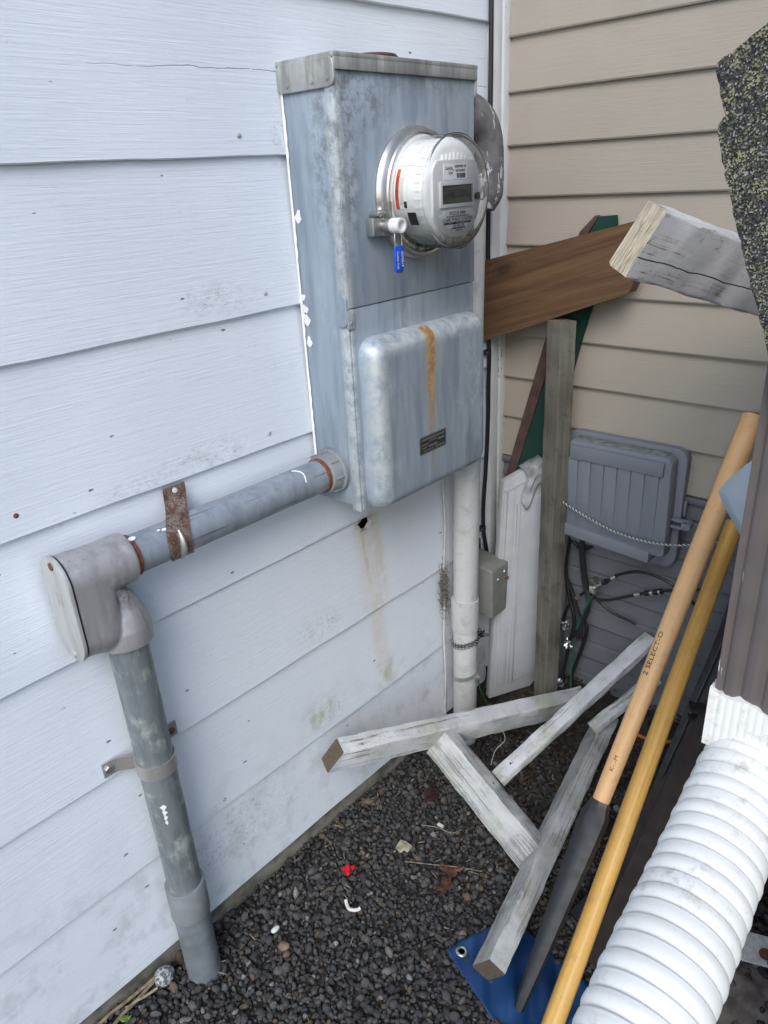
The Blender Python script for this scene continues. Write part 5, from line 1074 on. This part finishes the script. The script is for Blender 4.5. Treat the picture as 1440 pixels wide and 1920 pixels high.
for i in range(TN):
    for j in range(TN): tf.append((i * (TN + 1) + j, (i + 1) * (TN + 1) + j, (i + 1) * (TN + 1) + j + 1, i * (TN + 1) + j + 1))
sh_ = mk("sheet", (tv, tf), M['tarp'], tp, ang=80); md = sh_.modifiers.new("thick", 'SOLIDIFY'); md.thickness = 0.0012
mk("grommet", lathe([(0.0062, 0.0), (0.0105, 0.0), (0.0115, 0.0015), (0.0092, 0.0030), (0.0062, 0.0018), (0.0062, 0.0)], (0.4195, -0.748, 0.0165), (0.05, 0.05, 1), 26), M['steel'], tp)
mk("grommet_hole", lathe([(0.0063, 0), (0.0, 0)], (0.4195, -0.748, 0.0172), (0, 0, 1), 20), M['soil'], tp)

rn = thing("wire_nut", (0.119, -0.758, 0.012), "red plastic wire nut lying on the gravel", "wire nut")
mk("body", lathe([(0.0075, 0), (0.0078, 0.004), (0.0060, 0.012), (0.0042, 0.020), (0.0, 0.022)], (0.113, -0.750, 0.017), (0.7, -0.7, 0.05), 10), M['redcap'], rn, ang=25)
mk("wing", merge(box((0.107, -0.764, 0.013), (0.114, -0.756, 0.021), 0.001), box((0.119, -0.748, 0.013), (0.126, -0.740, 0.020), 0.001)), M['redcap'], rn)
tag(mk("plastic_hook", tube(catmull([(0.168, -0.812, 0.020), (0.176, -0.817, 0.016), (0.188, -0.8205, 0.016), (0.200, -0.813, 0.017), (0.204, -0.806, 0.019)], 5), 0.0036, 8), M['whitepl']), "bent white plastic hook lying on the gravel", "plastic scrap")
tag(mk("wood_chip", bev(prism([(-0.018, -0.006), (-0.004, -0.016), (0.004, -0.008), (0.012, -0.012), (0.020, 0.004), (0.002, 0.014), (-0.012, 0.016)], (0.172, -0.631, 0.014), (0.9, 0.43, 0.05), (-0.43, 0.9, 0.1), (0, 0, 0.004)), 0.0008, 1), M['chip']), "pale broken wood chip on the gravel before the cross brace", "wood chip")
tag(mk("white_splinter", box((0.190, -0.534, 0.012), (0.206, -0.526, 0.016), 0.001), M['whitepl']), "short white splinter on gravel near the leaning frame", "splinter")
def stone(c, r, mat, name, label, seed):
    rg_ = random.Random(seed); bm = bmesh.new(); bmesh.ops.create_icosphere(bm, subdivisions=3, radius=1)
    ph = [rg_.uniform(0, 6) for _ in range(6)]
    v = [Vector((q.co.x * r[0], q.co.y * r[1], q.co.z * r[2])) * (1 + 0.09 * math.sin(3 * q.co.x + ph[0]) * math.sin(2.5 * q.co.y + ph[1]) + 0.06 * math.sin(5 * q.co.z + ph[2])) + Vector(c) for q in bm.verts]
    f = [tuple(w.index for w in q.verts) for q in bm.faces]; bm.free(); return tag(mk(name, (v, f), mat), label, "stone")
stone((0.012, -1.150, 0.016), (0.016, 0.020, 0.017), M['rock'], "speckled_stone", "grey and white speckled stone beside the foot of the steel conduit", 1)
stone((0.142, -0.961, 0.013), (0.011, 0.010, 0.008), M['tanstone'], "tan_pebble", "round tan pebble among the dark gravel", 2)
stone((0.156, -0.967, 0.011), (0.007, 0.008, 0.006), simple("reddish pebble", (0.13, 0.07, 0.055), 0.7), "reddish_pebble", "small reddish pebble touching the tan pebble", 3)
stone((0.099, -0.947, 0.011), (0.006, 0.010, 0.005), M['whitepl'], "white_pebble", "white chipped pebble left of the tan pebble", 4)
for i, (a, b, r_, m_, lb_) in enumerate((((-0.006, -1.310, 0.014), (0.004, -1.150, 0.020), 0.0032, M['twig'], "dry stem lying along the foundation against the siding"), ((0.022, -1.285, 0.016), (0.006, -1.160, 0.018), 0.0034, M['twig'], "dry stem angled away from the foundation"), ((0.010, -1.232, 0.018), (0.024, -1.172, 0.018), 0.0026, M['straw'], "pale short straw stem near the speckled stone"))):
    A_, B_ = Vector(a), Vector(b); tag(mk("dry_stem", tube([A_.lerp(B_, k / 6) + Vector((0.0012 * math.sin(k * 2), 0, 0.001 * math.cos(k * 3))) for k in range(7)], r_, 8), m_), lb_, "twig")
def leaf(c, s, rot, mat, label, seed, lobes=5):
    rg_ = random.Random(seed); pl = []
    for k in range(40):
        a = 2 * math.pi * k / 40; r_ = s * (0.55 + 0.38 * abs(math.cos(lobes * a / 2 + 0.4)) + 0.08 * rg_.random()); pl.append((r_ * math.cos(a) * 1.35, r_ * math.sin(a) * 0.8))
    v = [Vector(c)] ; cr_, sr_ = math.cos(rot), math.sin(rot)
    for x, y in pl: v.append(Vector(c) + Vector((x * cr_ - y * sr_, x * sr_ + y * cr_, 0.004 + 7.0 * (x * x - 0.5 * y * y) / max(s, 0.01) * 0.06 + rg_.uniform(-0.0012, 0.0012))))
    f = [(0, k, k % 40 + 1) for k in range(1, 41)]
    o = mk("dead_leaf", (v, f), mat, None, ang=80); q = o.modifiers.new("thick", 'SOLIDIFY'); q.thickness = 0.0006; return tag(o, label, "leaf")
leaf((0.292, -0.612, 0.014), 0.022, 0.6, M['leaf'], "brown curled oak leaf on the gravel beside the lower rafter", 1)
leaf((0.305, -0.655, 0.014), 0.020, 1.6, M['leaf'], "second brown leaf fragment below the curled oak leaf", 2, 6)
leaf((0.128, -0.480, 0.014), 0.024, 2.2, M['leafdark'], "dark red dead leaf on gravel under the frame", 3)
leaf((0.560, -0.82, 0.02), 0.014, 0.2, M['leaf'], "small brown leaf at the front edge of the tarp", 4)
leaf((0.030, -1.242, 0.018), 0.008, 0.9, M['greenleaf'], "tiny green leaf at the bottom edge near the wall", 5, 3)
tag(mk("curled_wire", tube(catmull([(0.180, -0.300, 0.016), (0.168, -0.262, 0.03), (0.172, -0.225, 0.04), (0.150, -0.205, 0.045), (0.130, -0.212, 0.04)], 6), 0.0012, 6), M['wht_cable']), "thin curled pale wire on dark ground behind the brace", "wire")
for i, (pts, lb_) in enumerate((([(0.165, -0.56, 0.018), (0.20, -0.545, 0.022), (0.232, -0.535, 0.018), (0.246, -0.515, 0.02)], "thin dry grass blade curving near the wood chip"), ([(0.20, -0.66, 0.017), (0.245, -0.635, 0.02), (0.30, -0.60, 0.02), (0.345, -0.575, 0.018)], "long dry grass blade beside the oak leaf"))):
    tag(mk("grass_blade", tube(catmull(pts, 6), 0.0009, 5), M['straw']), lb_, "grass blade")
# fine litter: straw bits over the gravel (stuff)
rg_ = random.Random(77); lv_, lf_ = [], []
for i in range(130):
    x, y = rg_.uniform(0.0, 0.62), rg_.uniform(-1.38, -0.2); L_ = rg_.uniform(0.004, 0.014); a = rg_.uniform(0, 6.28); z = gz(x, y) + rg_.uniform(0.010, 0.015); d = Vector((math.cos(a), math.sin(a), rg_.uniform(-0.2, 0.2))) * L_; s_ = Vector((-math.sin(a), math.cos(a), 0)) * rg_.uniform(0.0006, 0.0018)
    n = len(lv_); c = Vector((x, y, z)); up_ = Vector((0, 0, 0.0014)); lv_ += [c - d - s_, c + d - s_ * 0.5, c + d + s_ * 0.5, c - d + s_, c + up_]; lf_ += [(n, n + 1, n + 4), (n + 1, n + 2, n + 4), (n + 2, n + 3, n + 4), (n + 3, n, n + 4)]
tag(mk("straw_litter", (lv_, lf_), M['straw'], None, smooth=False), "scattered straw bits over the gravel", "litter", None, "stuff")
lv_, lf_ = [], []
for i in range(2600):
    x, y = rg_.uniform(0.02, 1.0), rg_.uniform(-0.42, -0.005)
    if rg_.random() > (y + 0.46) * 2.6: continue
    z = gz(x, y) + rg_.uniform(0.004, 0.018); L_ = rg_.uniform(0.005, 0.020); a = rg_.uniform(0, 6.28); d = Vector((math.cos(a), math.sin(a), rg_.uniform(-0.5, 0.5))) * L_; s_ = Vector((-math.sin(a), math.cos(a), rg_.uniform(-0.4, 0.4))) * L_ * rg_.uniform(0.15, 0.6)
    n = len(lv_); c = Vector((x, y, z)); lv_ += [c - d, c - s_, c + d, c + s_, c + Vector((0, 0, 0.003))]; lf_ += [(n, n + 1, n + 4), (n + 1, n + 2, n + 4), (n + 2, n + 3, n + 4), (n + 3, n, n + 4)]
tag(mk("leaf_litter", (lv_, lf_), M['litter'], None, smooth=False), "dark leaf litter piled along the foot of the beige wall", "litter", None, "stuff")
# white plate scrap and dried mud by the flexible pipe
wp = thing("white_plate", (0.875, -0.38, 0.01), "white plastic plate with round hole lying on the ground at the right edge", "plate")
pl = rrect(-0.075, -0.03, 0.075, 0.03, 0.008, 3)
mk("plate", bev(prism(pl, (0.885, -0.372, 0.016), (0.93, 0.36, 0.02), (-0.36, 0.93, 0.1), (0, 0, 0.005)), 0.001, 1), M['whitepl'], wp)
mk("hole_rim", lathe([(0.0085, 0), (0.011, 0), (0.012, 0.0012), (0.0085, 0.0012)], (0.862, -0.392, 0.0222), (0, -0.1, 1), 20), M['rust'], wp)
mk("hole", lathe([(0.0086, 0), (0, 0)], (0.862, -0.392, 0.0222), (0, -0.1, 1), 18), M['soil'], wp)
mv, mf = [], []
for i in range(20):
    for j in range(20):
        x, y = 0.72 + 0.36 * i / 19, -0.70 + 0.30 * j / 19; ed = min(i, j, 19 - i, 19 - j); mv.append((x + 0.006 * math.sin(j * 1.3), y + 0.006 * math.sin(i * 1.7), gz(x, y) + 0.004 + min(ed, 4) * 0.004 + 0.004 * math.sin(i * 1.1 + j * 0.6) * math.sin(j * 0.8)))
for i in range(19):
    for j in range(19): mf.append((i * 20 + j, i * 20 + 20 + j, i * 20 + 21 + j, i * 20 + j + 1))
tag(mk("mud_patch", (mv, mf), M['mudbrown'], None, ang=80), "dry mud patch on the ground right of the white flexible pipe", None, None, "structure")
